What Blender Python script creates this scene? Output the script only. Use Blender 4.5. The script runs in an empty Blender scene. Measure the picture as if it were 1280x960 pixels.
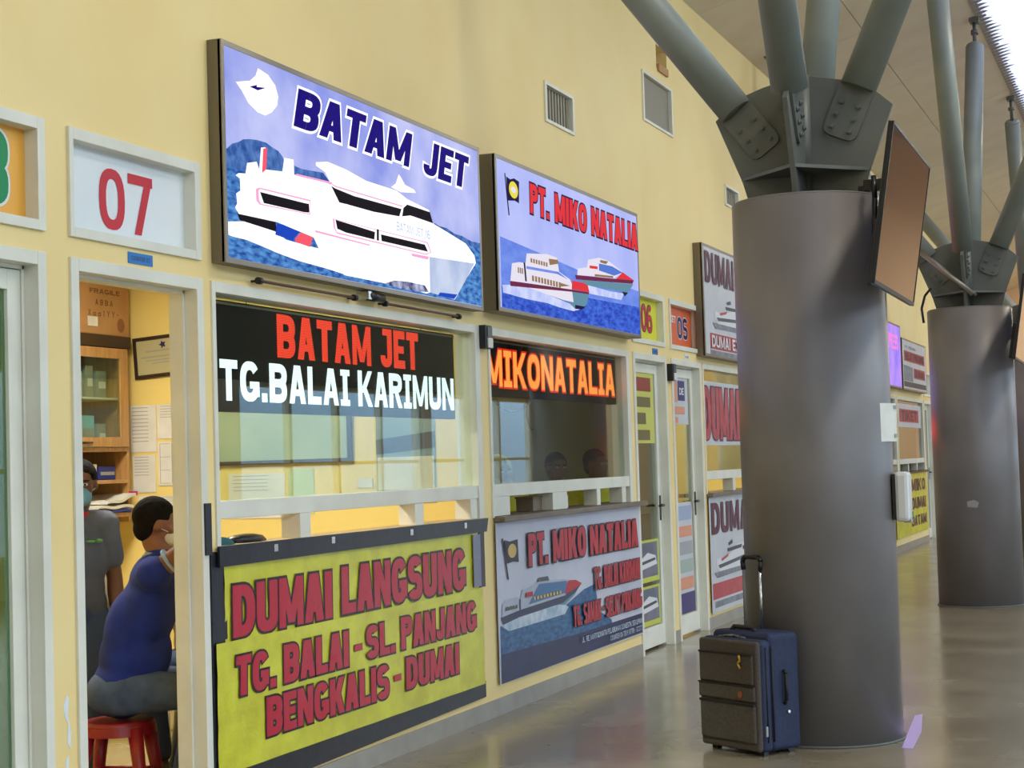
import bpy, bmesh, math, random
from mathutils import Vector, Matrix
random.seed(7)
SC = bpy.context.scene
COL = SC.collection
PI = math.pi

# ------------------------------------------------------------------ camera
cd = bpy.data.cameras.new('camera'); cam = bpy.data.objects.new('camera', cd); COL.objects.link(cam)
cd.sensor_width = 36; cd.lens = 2169.9 / 1280 * 36; cd.clip_start = .05; cd.clip_end = 400
_r = Vector((0.35489864, -0.93440505, -0.03056398)); _u = Vector((-0.03141912, -0.04459422, 0.99851099)); _f = Vector((0.93437669, 0.35340989, 0.04518461))
cam.matrix_world = Matrix(((_r.x, _u.x, -_f.x, 0), (_r.y, _u.y, -_f.y, -3.815), (_r.z, _u.z, -_f.z, 1.5), (0, 0, 0, 1)))
SC.camera = cam
# ------------------------------------------------------------------ world: hazy bright harbour sky
W = bpy.data.worlds.new('sky'); SC.world = W; W.use_nodes = True
nt = W.node_tree; bg = nt.nodes['Background']
tc = nt.nodes.new('ShaderNodeTexCoord'); sp = nt.nodes.new('ShaderNodeSeparateXYZ'); cr = nt.nodes.new('ShaderNodeValToRGB'); mp = nt.nodes.new('ShaderNodeMapRange')
nt.links.new(tc.outputs['Generated'], sp.inputs[0]); nt.links.new(sp.outputs['Z'], mp.inputs[0])
mp.inputs[1].default_value = -.3; mp.inputs[2].default_value = 1.0
nt.links.new(mp.outputs[0], cr.inputs[0]); nt.links.new(cr.outputs[0], bg.inputs[0])
e = cr.color_ramp.elements
e[0].position = 0; e[0].color = (.30, .33, .33, 1); e[1].position = 1; e[1].color = (.62, .76, 1, 1)
for _p, _c in ((.215, (.26, .35, .45)), (.236, (.22, .36, .52)), (.262, (.30, .45, .64)), (.31, (.78, .88, 1))):
    n = cr.color_ramp.elements.new(_p); n.color = _c + (1,)
bg.inputs[1].default_value = 4.6
# ------------------------------------------------------------------ lamps inside the ticket rooms, added fill lights and view
def area(name, loc, sx, sy, power, col, rot=(0, 0, 0)):
    l = bpy.data.lights.new(name, 'AREA'); l.shape = 'RECTANGLE'; l.size = sx; l.size_y = sy; l.energy = power; l.color = col
    o = bpy.data.objects.new(name, l); COL.objects.link(o); o.location = loc; o.rotation_euler = rot; return o
area('room_light', (7.6, 1.5, 2.86), 1.2, .5, 85, (1, .96, .86))
area('room_light', (11.7, 1.8, 2.86), 1.0, .3, 7, (1, .95, .82))  # faint fill added to an unlit room to lift the yellow tops
area('room_light', (16.5, 1.5, 2.86), 1.2, .5, 45, (1, .93, .8))
area('room_light', (3.4, 1.5, 2.86), 1.2, .3, 16, (.9, 1, .9))
for _x in (0, 8, 16, 24, 32, 41): area('hall_fill', (_x, -4.6, 6.3), 1.6, .5, 112 if _x < 40 else 320, (1, .9, .74))  # unseen fill lights added; the far one brightens the end wall
SC.view_settings.view_transform = 'Standard'; SC.view_settings.look = 'None'; SC.view_settings.gamma = 1
SC.view_settings.use_curve_mapping = False; SC.view_settings.exposure = 0.0

# ------------------------------------------------------------------ materials
def hexc(r, g, b):
    f = lambda c: (c / 255 / 12.92) if c / 255 <= .04045 else ((c / 255 + .055) / 1.055) ** 2.4
    return (f(r), f(g), f(b), 1)
def mat(name, c, rough=.5, metal=0, noise=0, scale=6, c2=None, bump=0, spec=.5, emis=None, es=0, alpha=1, coat=0, stretch=None):
    m = bpy.data.materials.new(name); m.use_nodes = True; t = m.node_tree; b = t.nodes['Principled BSDF']
    b.inputs['Roughness'].default_value = rough; b.inputs['Metallic'].default_value = metal; b.inputs['Specular IOR Level'].default_value = spec
    b.inputs['Coat Weight'].default_value = coat
    c = tuple(c) + ((1,) if len(c) == 3 else ())
    b.inputs['Base Color'].default_value = c
    if noise or bump or c2:
        tc = t.nodes.new('ShaderNodeTexCoord'); mpn = t.nodes.new('ShaderNodeMapping'); t.links.new(tc.outputs['Object'], mpn.inputs[0])
        if stretch: mpn.inputs['Scale'].default_value = stretch
        nz = t.nodes.new('ShaderNodeTexNoise'); nz.inputs['Scale'].default_value = scale; nz.inputs['Detail'].default_value = 5
        t.links.new(mpn.outputs[0], nz.inputs['Vector'])
        if noise or c2:
            r = t.nodes.new('ShaderNodeValToRGB'); t.links.new(nz.outputs['Fac'], r.inputs[0]); t.links.new(r.outputs[0], b.inputs['Base Color'])
            k = c2 if c2 else tuple(x * (1 - noise) for x in c[:3]) + (1,)
            r.color_ramp.elements[0].position = .35; r.color_ramp.elements[0].color = k; r.color_ramp.elements[1].position = .65; r.color_ramp.elements[1].color = c
            if es:
                t.links.new(r.outputs[0], b.inputs['Emission Color'])
        if bump:
            bp = t.nodes.new('ShaderNodeBump'); bp.inputs['Strength'].default_value = bump; bp.inputs['Distance'].default_value = .01
            t.links.new(nz.outputs['Fac'], bp.inputs['Height']); t.links.new(bp.outputs[0], b.inputs['Normal'])
    if es:
        b.inputs['Emission Strength'].default_value = es
        if not (noise or c2): b.inputs['Emission Color'].default_value = emis if emis else c
    return m
def lit(name, c, es=1.0, c2=None, scale=5, stretch=None):   # backlit print
    m = mat(name, c, .6, c2=c2, scale=scale, es=es, stretch=stretch)
    m.node_tree.nodes['Principled BSDF'].inputs['Specular IOR Level'].default_value = .2
    t = m.node_tree; b = t.nodes['Principled BSDF']
    for l in list(b.inputs['Base Color'].links): t.links.remove(l)
    b.inputs['Base Color'].default_value = (0, 0, 0, 1); b.inputs['Specular IOR Level'].default_value = .05
    return m
def glass(name, tint, refl=1.5, thru=1.0):
    m = bpy.data.materials.new(name); m.use_nodes = True; t = m.node_tree; out = t.nodes['Material Output']; t.nodes.remove(t.nodes['Principled BSDF'])
    tr = t.nodes.new('ShaderNodeBsdfTransparent'); tr.inputs[0].default_value = tint
    g = t.nodes.new('ShaderNodeBsdfGlossy'); g.inputs['Roughness'].default_value = 0.005
    lw = t.nodes.new('ShaderNodeLayerWeight'); lw.inputs['Blend'].default_value = .5
    pw_ = t.nodes.new('ShaderNodeMath'); pw_.operation = 'POWER'; pw_.inputs[1].default_value = 4.0; t.links.new(lw.outputs['Facing'], pw_.inputs[0])
    mr = t.nodes.new('ShaderNodeMapRange'); mr.inputs[3].default_value = refl; mr.inputs[4].default_value = 1.0; t.links.new(pw_.outputs[0], mr.inputs[0])
    mx = t.nodes.new('ShaderNodeMixShader'); t.links.new(mr.outputs[0], mx.inputs[0]); t.links.new(tr.outputs[0], mx.inputs[1]); t.links.new(g.outputs[0], mx.inputs[2])
    t.links.new(mx.outputs[0], out.inputs[0]); return m

M = {}
M['yellow'] = mat('yellow_wall_paint', hexc(246, 221, 154), .55, c2=hexc(242, 213, 143), scale=1.3, bump=.04)
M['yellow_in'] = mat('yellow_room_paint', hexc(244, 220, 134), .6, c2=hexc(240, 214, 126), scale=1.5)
M['yellow_in_dim'] = mat('yellow_room_paint_dimmed', hexc(170, 156, 92), .6, c2=hexc(160, 146, 84), scale=1.5)  # room paint again, darkened so the unlit rooms look dim
M['white_frame'] = mat('cream_white_frame', hexc(232, 230, 214), .4, c2=hexc(222, 219, 202), scale=4)
M['skirt'] = mat('grey_stone_skirting', hexc(158, 154, 142), .35, c2=hexc(146, 141, 130), scale=5)
M['ceil'] = mat('ceiling_panel_beige', hexc(222, 210, 188), .6, c2=hexc(214, 201, 178), scale=2)
M['ceil_dark'] = mat('roof_grey_lining', hexc(150, 144, 138), .7)
M['white_in'] = mat('room_ceiling_white', hexc(225, 222, 210), .7)
M['floor_in'] = mat('room_floor_tile', hexc(170, 165, 150), .3)
M['steel'] = mat('grey_steel_paint', hexc(136, 136, 134), .45, c2=hexc(124, 124, 122), scale=3, bump=.03)
M['steel_light'] = mat('light_grey_steel_paint', hexc(134, 140, 132), .42, metal=.05, c2=hexc(124, 130, 123), scale=3)
M['steel_dark'] = mat('dark_grey_gusset_paint', hexc(100, 103, 98), .45, metal=.05, c2=hexc(92, 95, 90), scale=4)
M['column'] = mat('column_grey_paint', hexc(120, 115, 115), .38, c2=hexc(110, 106, 105), scale=2.2, bump=.02, spec=.6)
M['signcase'] = mat('aluminium_sign_case', hexc(122, 112, 92), .4, metal=.3)
M['signedge'] = mat('aluminium_sign_edge', hexc(150, 140, 125), .3, metal=.5)
M['black'] = mat('black_plastic', hexc(22, 22, 26), .35)
M['blacktape'] = mat('black_vinyl_tape', hexc(34, 33, 42), .3, c2=hexc(26, 25, 32), scale=12, bump=.15)
M['ledboard'] = mat('led_board_black', hexc(9, 12, 13), .7, spec=.1)
M['pvc_blue'] = mat('blue_sticker', hexc(40, 120, 190), .4)
M['darktext'] = mat('dark_print', hexc(40, 45, 60), .5)
M['chrome'] = mat('chrome_metal', (.7, .7, .7, 1), .2, metal=1)
M['tan'] = mat('tan_wood_counter', hexc(196, 170, 128), .45, c2=hexc(182, 155, 112), scale=6, stretch=(1, 8, 8))
M['greywood'] = mat('grey_wood_counter', hexc(128, 116, 100), .5, c2=hexc(112, 100, 86), scale=6, stretch=(1, 8, 8))
M['cabwood'] = mat('orange_wood_veneer', hexc(196, 150, 92), .4, c2=hexc(178, 132, 76), scale=5, stretch=(8, 8, 1))
M['darkwood'] = mat('dark_wood_frame', hexc(58, 38, 26), .4)
M['cardboard'] = mat('cardboard', hexc(190, 146, 96), .7, c2=hexc(182, 136, 86), scale=5)
M['paper'] = mat('white_paper', hexc(228, 226, 216), .7, c2=hexc(218, 216, 205), scale=8)
M['papergrey'] = mat('print_grey', hexc(160, 160, 156), .7)
M['glass'] = glass('window_glass', (.86, .93, .88, 1), .03)
M['glass_dim'] = glass('green_tinted_glass', (.55, .72, .62, 1), .06)
M['glass_thin'] = glass('outer_glazing', (.93, .96, .97, 1), .02)

# floor: large polished porcelain slabs, warm grey with soft clouding
def floor_mat():
    m = mat('polished_floor', hexc(150, 140, 118), .16, c2=hexc(128, 117, 95), scale=1.1, spec=.6)
    t = m.node_tree; b = t.nodes['Principled BSDF']
    n2 = t.nodes.new('ShaderNodeTexNoise'); n2.inputs['Scale'].default_value = 2.2; n2.inputs['Detail'].default_value = 8
    tc = [x for x in t.nodes if x.type == 'TEX_COORD'][0]; t.links.new(tc.outputs['Object'], n2.inputs['Vector'])
    mr = t.nodes.new('ShaderNodeMapRange'); mr.inputs[3].default_value = .1; mr.inputs[4].default_value = .26
    t.links.new(n2.outputs['Fac'], mr.inputs[0]); t.links.new(mr.outputs[0], b.inputs['Roughness'])
    return m
M['floor'] = floor_mat()
def skylight_mat():
    m = bpy.data.materials.new('translucent_corrugated_sheet'); m.use_nodes = True; t = m.node_tree
    b = t.nodes['Principled BSDF']; b.inputs['Base Color'].default_value = (.7, .68, .72, 1); b.inputs['Roughness'].default_value = .4
    tl = t.nodes.new('ShaderNodeBsdfTranslucent'); tl.inputs[0].default_value = (.55, .52, .58, 1)
    mx = t.nodes.new('ShaderNodeMixShader'); mx.inputs[0].default_value = .8
    t.links.new(b.outputs[0], mx.inputs[1]); t.links.new(tl.outputs[0], mx.inputs[2]); t.links.new(mx.outputs[0], t.nodes['Material Output'].inputs[0]); return m
M['skylight'] = skylight_mat()

# ------------------------------------------------------------------ mesh helpers
def box(bm, x0, x1, y0, y1, z0, z1, mi=0):
    v = [bm.verts.new(p) for p in ((x0, y0, z0), (x1, y0, z0), (x1, y1, z0), (x0, y1, z0), (x0, y0, z1), (x1, y0, z1), (x1, y1, z1), (x0, y1, z1))]
    for q in ((0, 3, 2, 1), (4, 5, 6, 7), (0, 1, 5, 4), (1, 2, 6, 5), (2, 3, 7, 6), (3, 0, 4, 7)):
        f = bm.faces.new([v[i] for i in q]); f.material_index = mi
    return v
def tube(bm, a, b, r, r2=None, n=16, mi=0, cap=True):
    a = Vector(a); b = Vector(b); r2 = r if r2 is None else r2; d = (b - a).normalized()
    s = Vector((1, 0, 0)) if abs(d.x) < .9 else Vector((0, 1, 0)); u = d.cross(s).normalized(); w = d.cross(u)
    A = []; B = []
    for i in range(n):
        t = 2 * PI * i / n; k = math.cos(t) * u + math.sin(t) * w
        A.append(bm.verts.new(a + k * r)); B.append(bm.verts.new(b + k * r2))
    for i in range(n):
        f = bm.faces.new((A[i], A[(i + 1) % n], B[(i + 1) % n], B[i])); f.smooth = True; f.material_index = mi
    if cap:
        f = bm.faces.new(A[::-1]); f.material_index = mi; f = bm.faces.new(B); f.material_index = mi
def path(bm, pts, r, n=8, mi=0):
    for i in range(len(pts) - 1): tube(bm, pts[i], pts[i + 1], r, n=n, mi=mi)
def prism(bm, pts, y0, y1, mi=0):      # polygon (x,z) given depth in y
    a = [bm.verts.new((p[0], y0, p[1])) for p in pts]; b = [bm.verts.new((p[0], y1, p[1])) for p in pts]; n = len(pts)
    f = bm.faces.new(a); f.material_index = mi; f = bm.faces.new(b[::-1]); f.material_index = mi
    for i in range(n):
        f = bm.faces.new((a[i], b[i], b[(i + 1) % n], a[(i + 1) % n])); f.material_index = mi
def flat(bm, pts, y, mi=0):
    f = bm.faces.new([bm.verts.new((p[0], y, p[1])) for p in pts]); f.material_index = mi; f.normal_update()
    if f.normal.y > 0: f.normal_flip()
def link(name, bm, mats, parent=None, bevel=0, loc=None, fix=True):
    if fix: bmesh.ops.recalc_face_normals(bm, faces=bm.faces)
    me = bpy.data.meshes.new(name); bm.to_mesh(me); bm.free()
    for m in (mats if isinstance(mats, (list, tuple)) else [mats]): me.materials.append(m)
    o = bpy.data.objects.new(name, me); COL.objects.link(o)
    if parent: o.parent = parent
    if loc: o.location = loc
    if bevel:
        md = o.modifiers.new('bevel', 'BEVEL'); md.width = bevel; md.segments = 2; md.limit_method = 'ANGLE'
    return o
def bx(name, x0, x1, y0, y1, z0, z1, m, parent=None, bevel=0):
    bm = bmesh.new(); box(bm, x0, x1, y0, y1, z0, z1); return link(name, bm, m, parent, bevel)
def thing(name, label, cat, loc=(0, 0, 0), rz=0, group=None):
    o = bpy.data.objects.new(name, None); COL.objects.link(o); o.location = loc; o.rotation_euler = (0, 0, rz); o.empty_display_size = .1
    return tag(o, label, cat, group)
def tag(o, label, cat, group=None):
    o['label'] = label; o['category'] = cat
    if group: o['group'] = group
    return o
def struct(o): o['kind'] = 'structure'; return o
def sempty(name, loc=(0, 0, 0)):
    o = bpy.data.objects.new(name, None); COL.objects.link(o); o.location = loc; o.empty_display_size = .1; return struct(o)
def local(o, base):    # meshes are authored in world space; shift them under an Empty standing at base
    o.data.transform(Matrix.Translation(-Vector(base)))
    return o

# ------------------------------------------------------------------ block lettering drawn as polygons
def _glyph(ch, W, H, s, e, serif=False):
    """convex polygons of one letter, cell W x H, stem s, grown by e"""
    P = []; h = min(s * .86, H * .215); K = [0]
    def R(x0, x1, y0, y1): K[0] += 1; P.append((K[0], [(x0 - e, y0 - e), (x1 + e, y0 - e), (x1 + e, y1 + e), (x0 - e, y1 + e)]))
    def D(xb, xt, w=None, y0=0, y1=None):
        w = w or s; y1 = H if y1 is None else y1; q = [(xb - w / 2, y0), (xb + w / 2, y0), (xt + w / 2, y1), (xt - w / 2, y1)]
        if e:
            L = math.hypot(xt - xb, y1 - y0); k = L / (y1 - y0) * e; dx = (xt - xb) / (y1 - y0) * e
            q = [(xb - w / 2 - k - dx, y0 - e), (xb + w / 2 + k - dx, y0 - e), (xt + w / 2 + k + dx, y1 + e), (xt - w / 2 - k + dx, y1 + e)]
        K[0] += 1; P.append((K[0], q))
    def A(cx, cy, rx, ry, a0, a1, n=2.5):
        N = max(5, int(abs(a1 - a0) / 15)); ext = math.degrees(e / max(rx, ry)) if (a1 - a0) < 359 else 0
        pts = []
        for i in range(N + 1):
            t = math.radians(a0 - ext + (a1 - a0 + 2 * ext) * i / N); c, d = math.cos(t), math.sin(t)
            k = lambda v: math.copysign(abs(v) ** (2 / n), v)
            pts.append(((cx + (rx + e) * k(c), cy + (ry + e) * k(d)), (cx + max(rx - s - e, .0005) * k(c), cy + max(ry - h - e, .0005) * k(d))))
        K[0] += 1
        for i in range(N): P.append((K[0], [pts[i][0], pts[i + 1][0], pts[i + 1][1], pts[i][1]]))
    m = W / 2
    if ch == 'A': D(s / 2, m - s * .12); D(W - s / 2, m + s * .12); R(W * .24, W * .76, H * .2, H * .2 + h * .8)
    elif ch == 'B':
        R(0, s, 0, H); r = W * .5
        for (c0, c1) in ((0, H * .5 + h * .5), (H * .5 - h * .5, H)): R(0, W - r, c0, c0 + h); R(0, W - r, c1 - h, c1); A(W - r, (c0 + c1) / 2, r, (c1 - c0) / 2, -90, 90)
    elif ch == 'C': A(m, H / 2, m, H / 2, 35, 325)
    elif ch == 'D': R(0, s, 0, H); r = W * .6; R(0, W - r, 0, h); R(0, W - r, H - h, H); A(W - r, H / 2, r, H / 2, -90, 90)
    elif ch in 'EF':
        R(0, s, 0, H); R(0, W, H - h, H); R(0, W * .9, H * .5 - h * .45, H * .5 + h * .45)
        if ch == 'E': R(0, W, 0, h)
    elif ch == 'G': A(m, H / 2, m, H / 2, 35, 330); R(W - s, W, H * .12, H * .5); R(m, W, H * .5 - h * .8, H * .5)
    elif ch == 'H': R(0, s, 0, H); R(W - s, W, 0, H); R(0, W, H / 2 - h / 2, H / 2 + h / 2)
    elif ch in 'I1':
        if serif and ch == 'I': R(m - s / 2, m + s / 2, 0, H); R(0, W, 0, h * .8); R(0, W, H - h * .8, H)
        else: R(m - s / 2, m + s / 2, 0, H)
        if ch == '1': R(m - s, m, H * .72, H * .72 + h * .8)
    elif ch == 'J':
        R(W - s, W, H * .3, H); A(m, H * .3, m, H * .3, 180, 360)
        if serif: R(W * .2, W, H - h * .8, H)
    elif ch == 'K': R(0, s, 0, H); D(s * 1.1, W - s * .5, s * 1.05, H * .38, H); D(W - s * .5, s * 1.35, s * 1.05, 0, H * .58)
    elif ch == 'L': R(0, s, 0, H); R(0, W, 0, h)
    elif ch == 'M': k = s * .82; R(0, k, 0, H); R(W - k, W, 0, H); D(m, k * .62, k, H * .08 if H * .08 > 0 else 0, H); D(m, W - k * .62, k, H * .08, H)
    elif ch == 'N': R(0, s * .92, 0, H); R(W - s * .92, W, 0, H); D(W - s * .5, s * .5, s * .95)
    elif ch in 'O0': A(m, H / 2, m, H / 2, 0, 360)
    elif ch in 'PR':
        R(0, s, 0, H); r = W * .5; c0 = H * .42; R(0, W - r, c0, c0 + h); R(0, W - r, H - h, H); A(W - r, (c0 + H) / 2, r, (H - c0) / 2, -90, 90)
        if ch == 'R': D(W - s * .5, W * .52, s, 0, H * .5)
    elif ch in 'S5': ry = (H + h) / 4; A(m, H - ry, m, ry, 25, 270); A(m, ry, m, ry, -155, 90)
    elif ch == 'T': R(m - s / 2, m + s / 2, 0, H); R(0, W, H - h, H)
    elif ch == 'U': R(0, s, H * .3, H); R(W - s, W, H * .3, H); A(m, H * .3, m, H * .3, 180, 360)
    elif ch == 'V': D(m - s * .1, s / 2); D(m + s * .1, W - s / 2)
    elif ch == 'W': D(W * .28, s * .4, s * .8); D(W * .28, m, s * .8); D(W * .72, m, s * .8); D(W * .72, W - s * .4, s * .8)
    elif ch == 'X': D(s / 2, W - s / 2); D(W - s / 2, s / 2)
    elif ch == 'Y': R(m - s / 2, m + s / 2, 0, H * .5); D(m, s / 2, s, H * .42, H); D(m, W - s / 2, s, H * .42, H)
    elif ch == 'Z': R(0, W, 0, h); R(0, W, H - h, H); D(s / 2, W - s / 2)
    elif ch == '7': R(0, W, H - h, H); D(W * .38, W - s / 2, s * 1.05)
    elif ch in '8': ry = (H + h) / 4; A(m, H - ry, m, ry, 0, 360); A(m, ry, m, ry, 0, 360)
    elif ch == '6': A(m, H * .31, m, H * .31, 0, 360); A(m, H / 2, m, H / 2, 50, 200); R(0, s, H * .3, H * .55)
    elif ch == '2': ry = (H + h) / 4; A(m, H - ry, m, ry, -30, 170); D(s / 2, W - s * .7, s, h * .5, H * .5); R(0, W, 0, h)
    elif ch in '39': ry = (H + h) / 4; A(m, H - ry, m, ry, -90, 160); A(m, ry, m, ry, -160, 90)
    elif ch == '4': R(W * .62 - s / 2, W * .62 + s / 2, 0, H); R(0, W, H * .24, H * .24 + h); D(s * .5, W * .62 - s * .2, s * .9, H * .24, H)
    elif ch == '.': R(0, s, 0, h * 1.05)
    elif ch == '-': R(0, W, H * .42, H * .42 + h)
    elif ch == 'o': A(m, H * .3, m, H * .3, 0, 360)
    elif ch == '|': R(0, W, 0, H)
    return P
_RW = {'I': None, '1': .6, '.': None, '-': .55, ' ': .42, 'M': 1.22, 'W': 1.4, 'N': 1.04, 'L': .84, 'J': .84, 'E': .84, 'F': .82, 'T': .92, 'K': 1.04, 'O': 1.04, 'G': 1.04, 'D': 1.02, '|': 1}
def text(bm, body, x0, x1, z0, z1, y, mi, bold=.05, outline=0, omi=0, shear=0, axis='y', step=.0008, serif=False):
    k = min(.2 + bold * 1.9, .4); gap = .13 if bold < .08 else .08
    if body == '-': body = '|'
    ws = [(_RW.get(c, 1.0) or (.62 if (serif and c == 'I') else k)) for c in body]; tot = sum(ws) + gap * (len(ws) - 1); u = (x1 - x0) / tot; H = z1 - z0
    e = outline * H; x = x0
    for c, w in zip(body, ws):
        for (ee, yy, mm) in (((e, y, omi), (0, y - step, mi)) if outline else ((0, y, mi),)):
            for ki, q in _glyph(c, w * u, H, k * u, ee, serif):
                pts = [(x + a + shear * (b / H) * H, z0 + b) for a, b in q]
                f = bm.faces.new([bm.verts.new((p[0], yy - .00008 * ki, p[1])) for p in pts]); f.material_index = mm; f.normal_update()
                if f.normal.y > 0: f.normal_flip()
        x += (w + gap) * u

# ================================================================== STRUCTURE
T = .12                                       # facade thickness
UNITS = [(5.45 + 8.322 * k) for k in range(-1, 4)]
holes = []
doors = []; wins = []; nums = []
for k, u in enumerate(UNITS):
    doors += [(u, u + .945), (u + 7.24, u + 8.17)]
    wins += [(u + 1.02, u + 4.09), (u + 4.23, u + 7.13)]
    nums += [(u, u + .935), (u + 7.24, u + 8.16)]
for a, b in doors: holes.append((a, b, 0, 2.318))
for a, b in wins: holes.append((a, b, 1.172, 2.318))
for a, b in nums: holes.append((a, b, 2.395, 2.81))
VENTS = [(10.851, 11.455, 3.77, 4.045), (13.205, 14.09, 4.19, 4.60), (15.87, 16.42, 3.85, 4.05)]
for v in VENTS: holes.append((v[0], v[1], v[2], v[3]))
holes.append((13.66, 13.98, 4.70, 4.90))
X0, X1, ZT = -3.2, 46.0, 5.5
holes = [h for h in holes if h[1] > X0 and h[0] < X1]
xs = sorted({X0, X1, *[h[0] for h in holes], *[h[1] for h in holes]}); xs = [x for x in xs if X0 <= x <= X1]
zs = sorted({0, ZT, *[h[2] for h in holes], *[h[3] for h in holes]})
def solid(i, j):
    if i < 0 or j < 0 or i >= len(xs) - 1 or j >= len(zs) - 1: return False
    cx = (xs[i] + xs[i + 1]) / 2; cz = (zs[j] + zs[j + 1]) / 2
    return not any(h[0] < cx < h[1] and h[2] < cz < h[3] for h in holes)
bm = bmesh.new()
def quad(pts, mi=0): f = bm.faces.new([bm.verts.new(p) for p in pts]); f.material_index = mi; return f
for i in range(len(xs) - 1):
    for j in range(len(zs) - 1):
        if not solid(i, j): continue
        a, b, c, d = xs[i], xs[i + 1], zs[j], zs[j + 1]
        quad([(a, 0, c), (b, 0, c), (b, 0, d), (a, 0, d)]); quad([(b, T, c), (a, T, c), (a, T, d), (b, T, d)], 1)
        if not solid(i - 1, j): quad([(a, T, c), (a, 0, c), (a, 0, d), (a, T, d)])
        if not solid(i + 1, j): quad([(b, 0, c), (b, T, c), (b, T, d), (b, 0, d)])
        if not solid(i, j - 1): quad([(a, T, c), (b, T, c), (b, 0, c), (a, 0, c)])
        if not solid(i, j + 1): quad([(a, 0, d), (b, 0, d), (b, T, d), (a, T, d)])
struct(link('wall_left', bm, [M['yellow'], M['yellow_in']], fix=False))
# skirting between the doors
prev = None
for n_, (a, b) in enumerate([(u + .95, u + 7.235) for u in UNITS]):
    struct(bx('baseboard_left', max(a, X0), min(b, X1), -.012, 0, 0, .10, M['skirt']))
for a in [u + 8.17 for u in UNITS[:-1]]:
    struct(bx('baseboard_left', a, a + .15, -.012, 0, 0, .10, M['skirt']))
# floor and outside
struct(bx('floor', -9, X1, -9.5, 3.0, -.12, 0, M['floor']))
# opposite side: low wall, piers and glazing bays with mullions
def roofz(y): return 5.48 - .31 * y if y > -2.0 else 5.48 + .62 - .27 * (y + 2.0)
struct(bx('wall_right', -9, X1, -9.75, -9.5, -.1, .45, M['white_in']))
struct(bx('wall_right', -9, X1, -9.75, -9.5, 2.9, 4.5, M['steel_dark']))
struct(bx('wall_right', -9, X1, -9.75, -9.5, 7.4, 8.3, M['ceil_dark']))
PEACH = mat('peach_end_wall', hexc(236, 205, 170), .5)
for a, b in ((19.0, 23.5), (38.5, X1), (8.2, 9.0), (-9, -8.5), (30.5, 30.9)):
    struct(bx('wall_right', a, b, -9.75, -9.5, .45, 2.9, M['white_in'])); struct(bx('wall_right', a, b, -9.75, -9.5, 4.5, 7.4, M['white_in']))
wn = 20
for a, b in ((-8.5, 8.2), (9.0, 19.0), (23.5, 30.5), (30.9, 38.5)):
    for z0, z1, zm in ((.45, 2.9, (1.55,)), (4.5, 7.4, (6.0,))):  # upper row is a clerestory added to let daylight into the hall
        bm = bmesh.new(); box(bm, a, b, -9.66, -9.58, z0, z0 + .08); box(bm, a, b, -9.66, -9.58, z1 - .08, z1)
        for z in zm: box(bm, a, b, -9.65, -9.59, z, z + .06)
        n_ = max(2, round((b - a) / 1.9))
        for i in range(n_ + 1):
            x = a + (b - a) * i / n_; box(bm, x - .05, x + .05, -9.68, -9.56, z0, z1)
        w = struct(link('window_%d' % wn, bm, M['white_frame'])); wn += 1
        bm = bmesh.new(); box(bm, a, b, -9.625, -9.615, z0, z1); link('glass_pane', bm, M['glass_thin'], w)
struct(bx('wall_far', X1, X1 + .2, -9.6, 3, 0, 8.3, PEACH))
struct(bx('wall_near', -9.2, -9, -9.6, 3, 0, 8.3, M['yellow']))
struct(bx('wall_near', -9, X0, 0, T, 0, ZT, M['yellow']))
# ceiling: beige panels from the facade up to the skylight, corrugated translucent strip, dark lining beyond
ce = sempty('ceiling', (0, 0, 5.48))
bm = bmesh.new(); 
for y0, y1, z0, z1 in ((.3, -2.12, 5.48 + .035, 5.48 + .31 * 2.12 + .035),):
    box(bm, -9, X1, y1, y0, 0, .03)
    for v in bm.verts: v.co.z += 5.48 - .31 * v.co.y + .02
link('roof_deck', bm, M['ceil_dark'], ce).data.transform(Matrix.Translation((0, 0, -5.48)))
pw = 2.68; x = -9; me_c = None
while x < X1 - .1:
    for (ya, yb) in ((.0, -1.05), (-1.06, -2.1)):
        if me_c is None or True:
            bm = bmesh.new(); box(bm, .004, pw - .004, yb, ya, 0, .018)
            for v in bm.verts: v.co.z += -.31 * v.co.y
            o = link('ceiling_panel', bm, M['ceil'], ce); o.location = (x, 0, 0)
    x += pw
# corrugated sheet, ridges running across the hall
bm = bmesh.new(); rows = []; pitch = .16; nseg = int((X1 - 2) / pitch * 4)
for i in range(nseg + 1):
    x = 2 + i * pitch / 4; dz = .045 * math.sin(2 * PI * i / 4 + .001)
    rows.append([bm.verts.new((x, y, roofz(y) + .05 + dz)) for y in (-2.0, -3.25)])
for i in range(nseg):
    f = bm.faces.new((rows[i][0], rows[i + 1][0], rows[i + 1][1], rows[i][1])); f.smooth = True
struct(link('skylight', bm, M['skylight'])).name = 'trim_skylight'
bm = bmesh.new(); rows = []
for i in range(nseg + 1):
    x = 2 + i * pitch / 4; dz = .02 * math.sin(2 * PI * i / 4)
    rows.append([bm.verts.new((x, y, roofz(y) + .03 + dz)) for y in (-3.2, -9.75)])
for i in range(nseg): f = bm.faces.new((rows[i][0], rows[i + 1][0], rows[i + 1][1], rows[i][1])); f.smooth = True
struct(link('ceiling', bm, M['ceil_dark']))
bm = bmesh.new(); q = [bm.verts.new(p) for p in ((-9, -2, roofz(-2)), (2, -2, roofz(-2)), (2, -9.75, roofz(-9.75)), (-9, -9.75, roofz(-9.75)))]; bm.faces.new(q)
struct(link('ceiling', bm, M['ceil_dark']))
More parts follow.
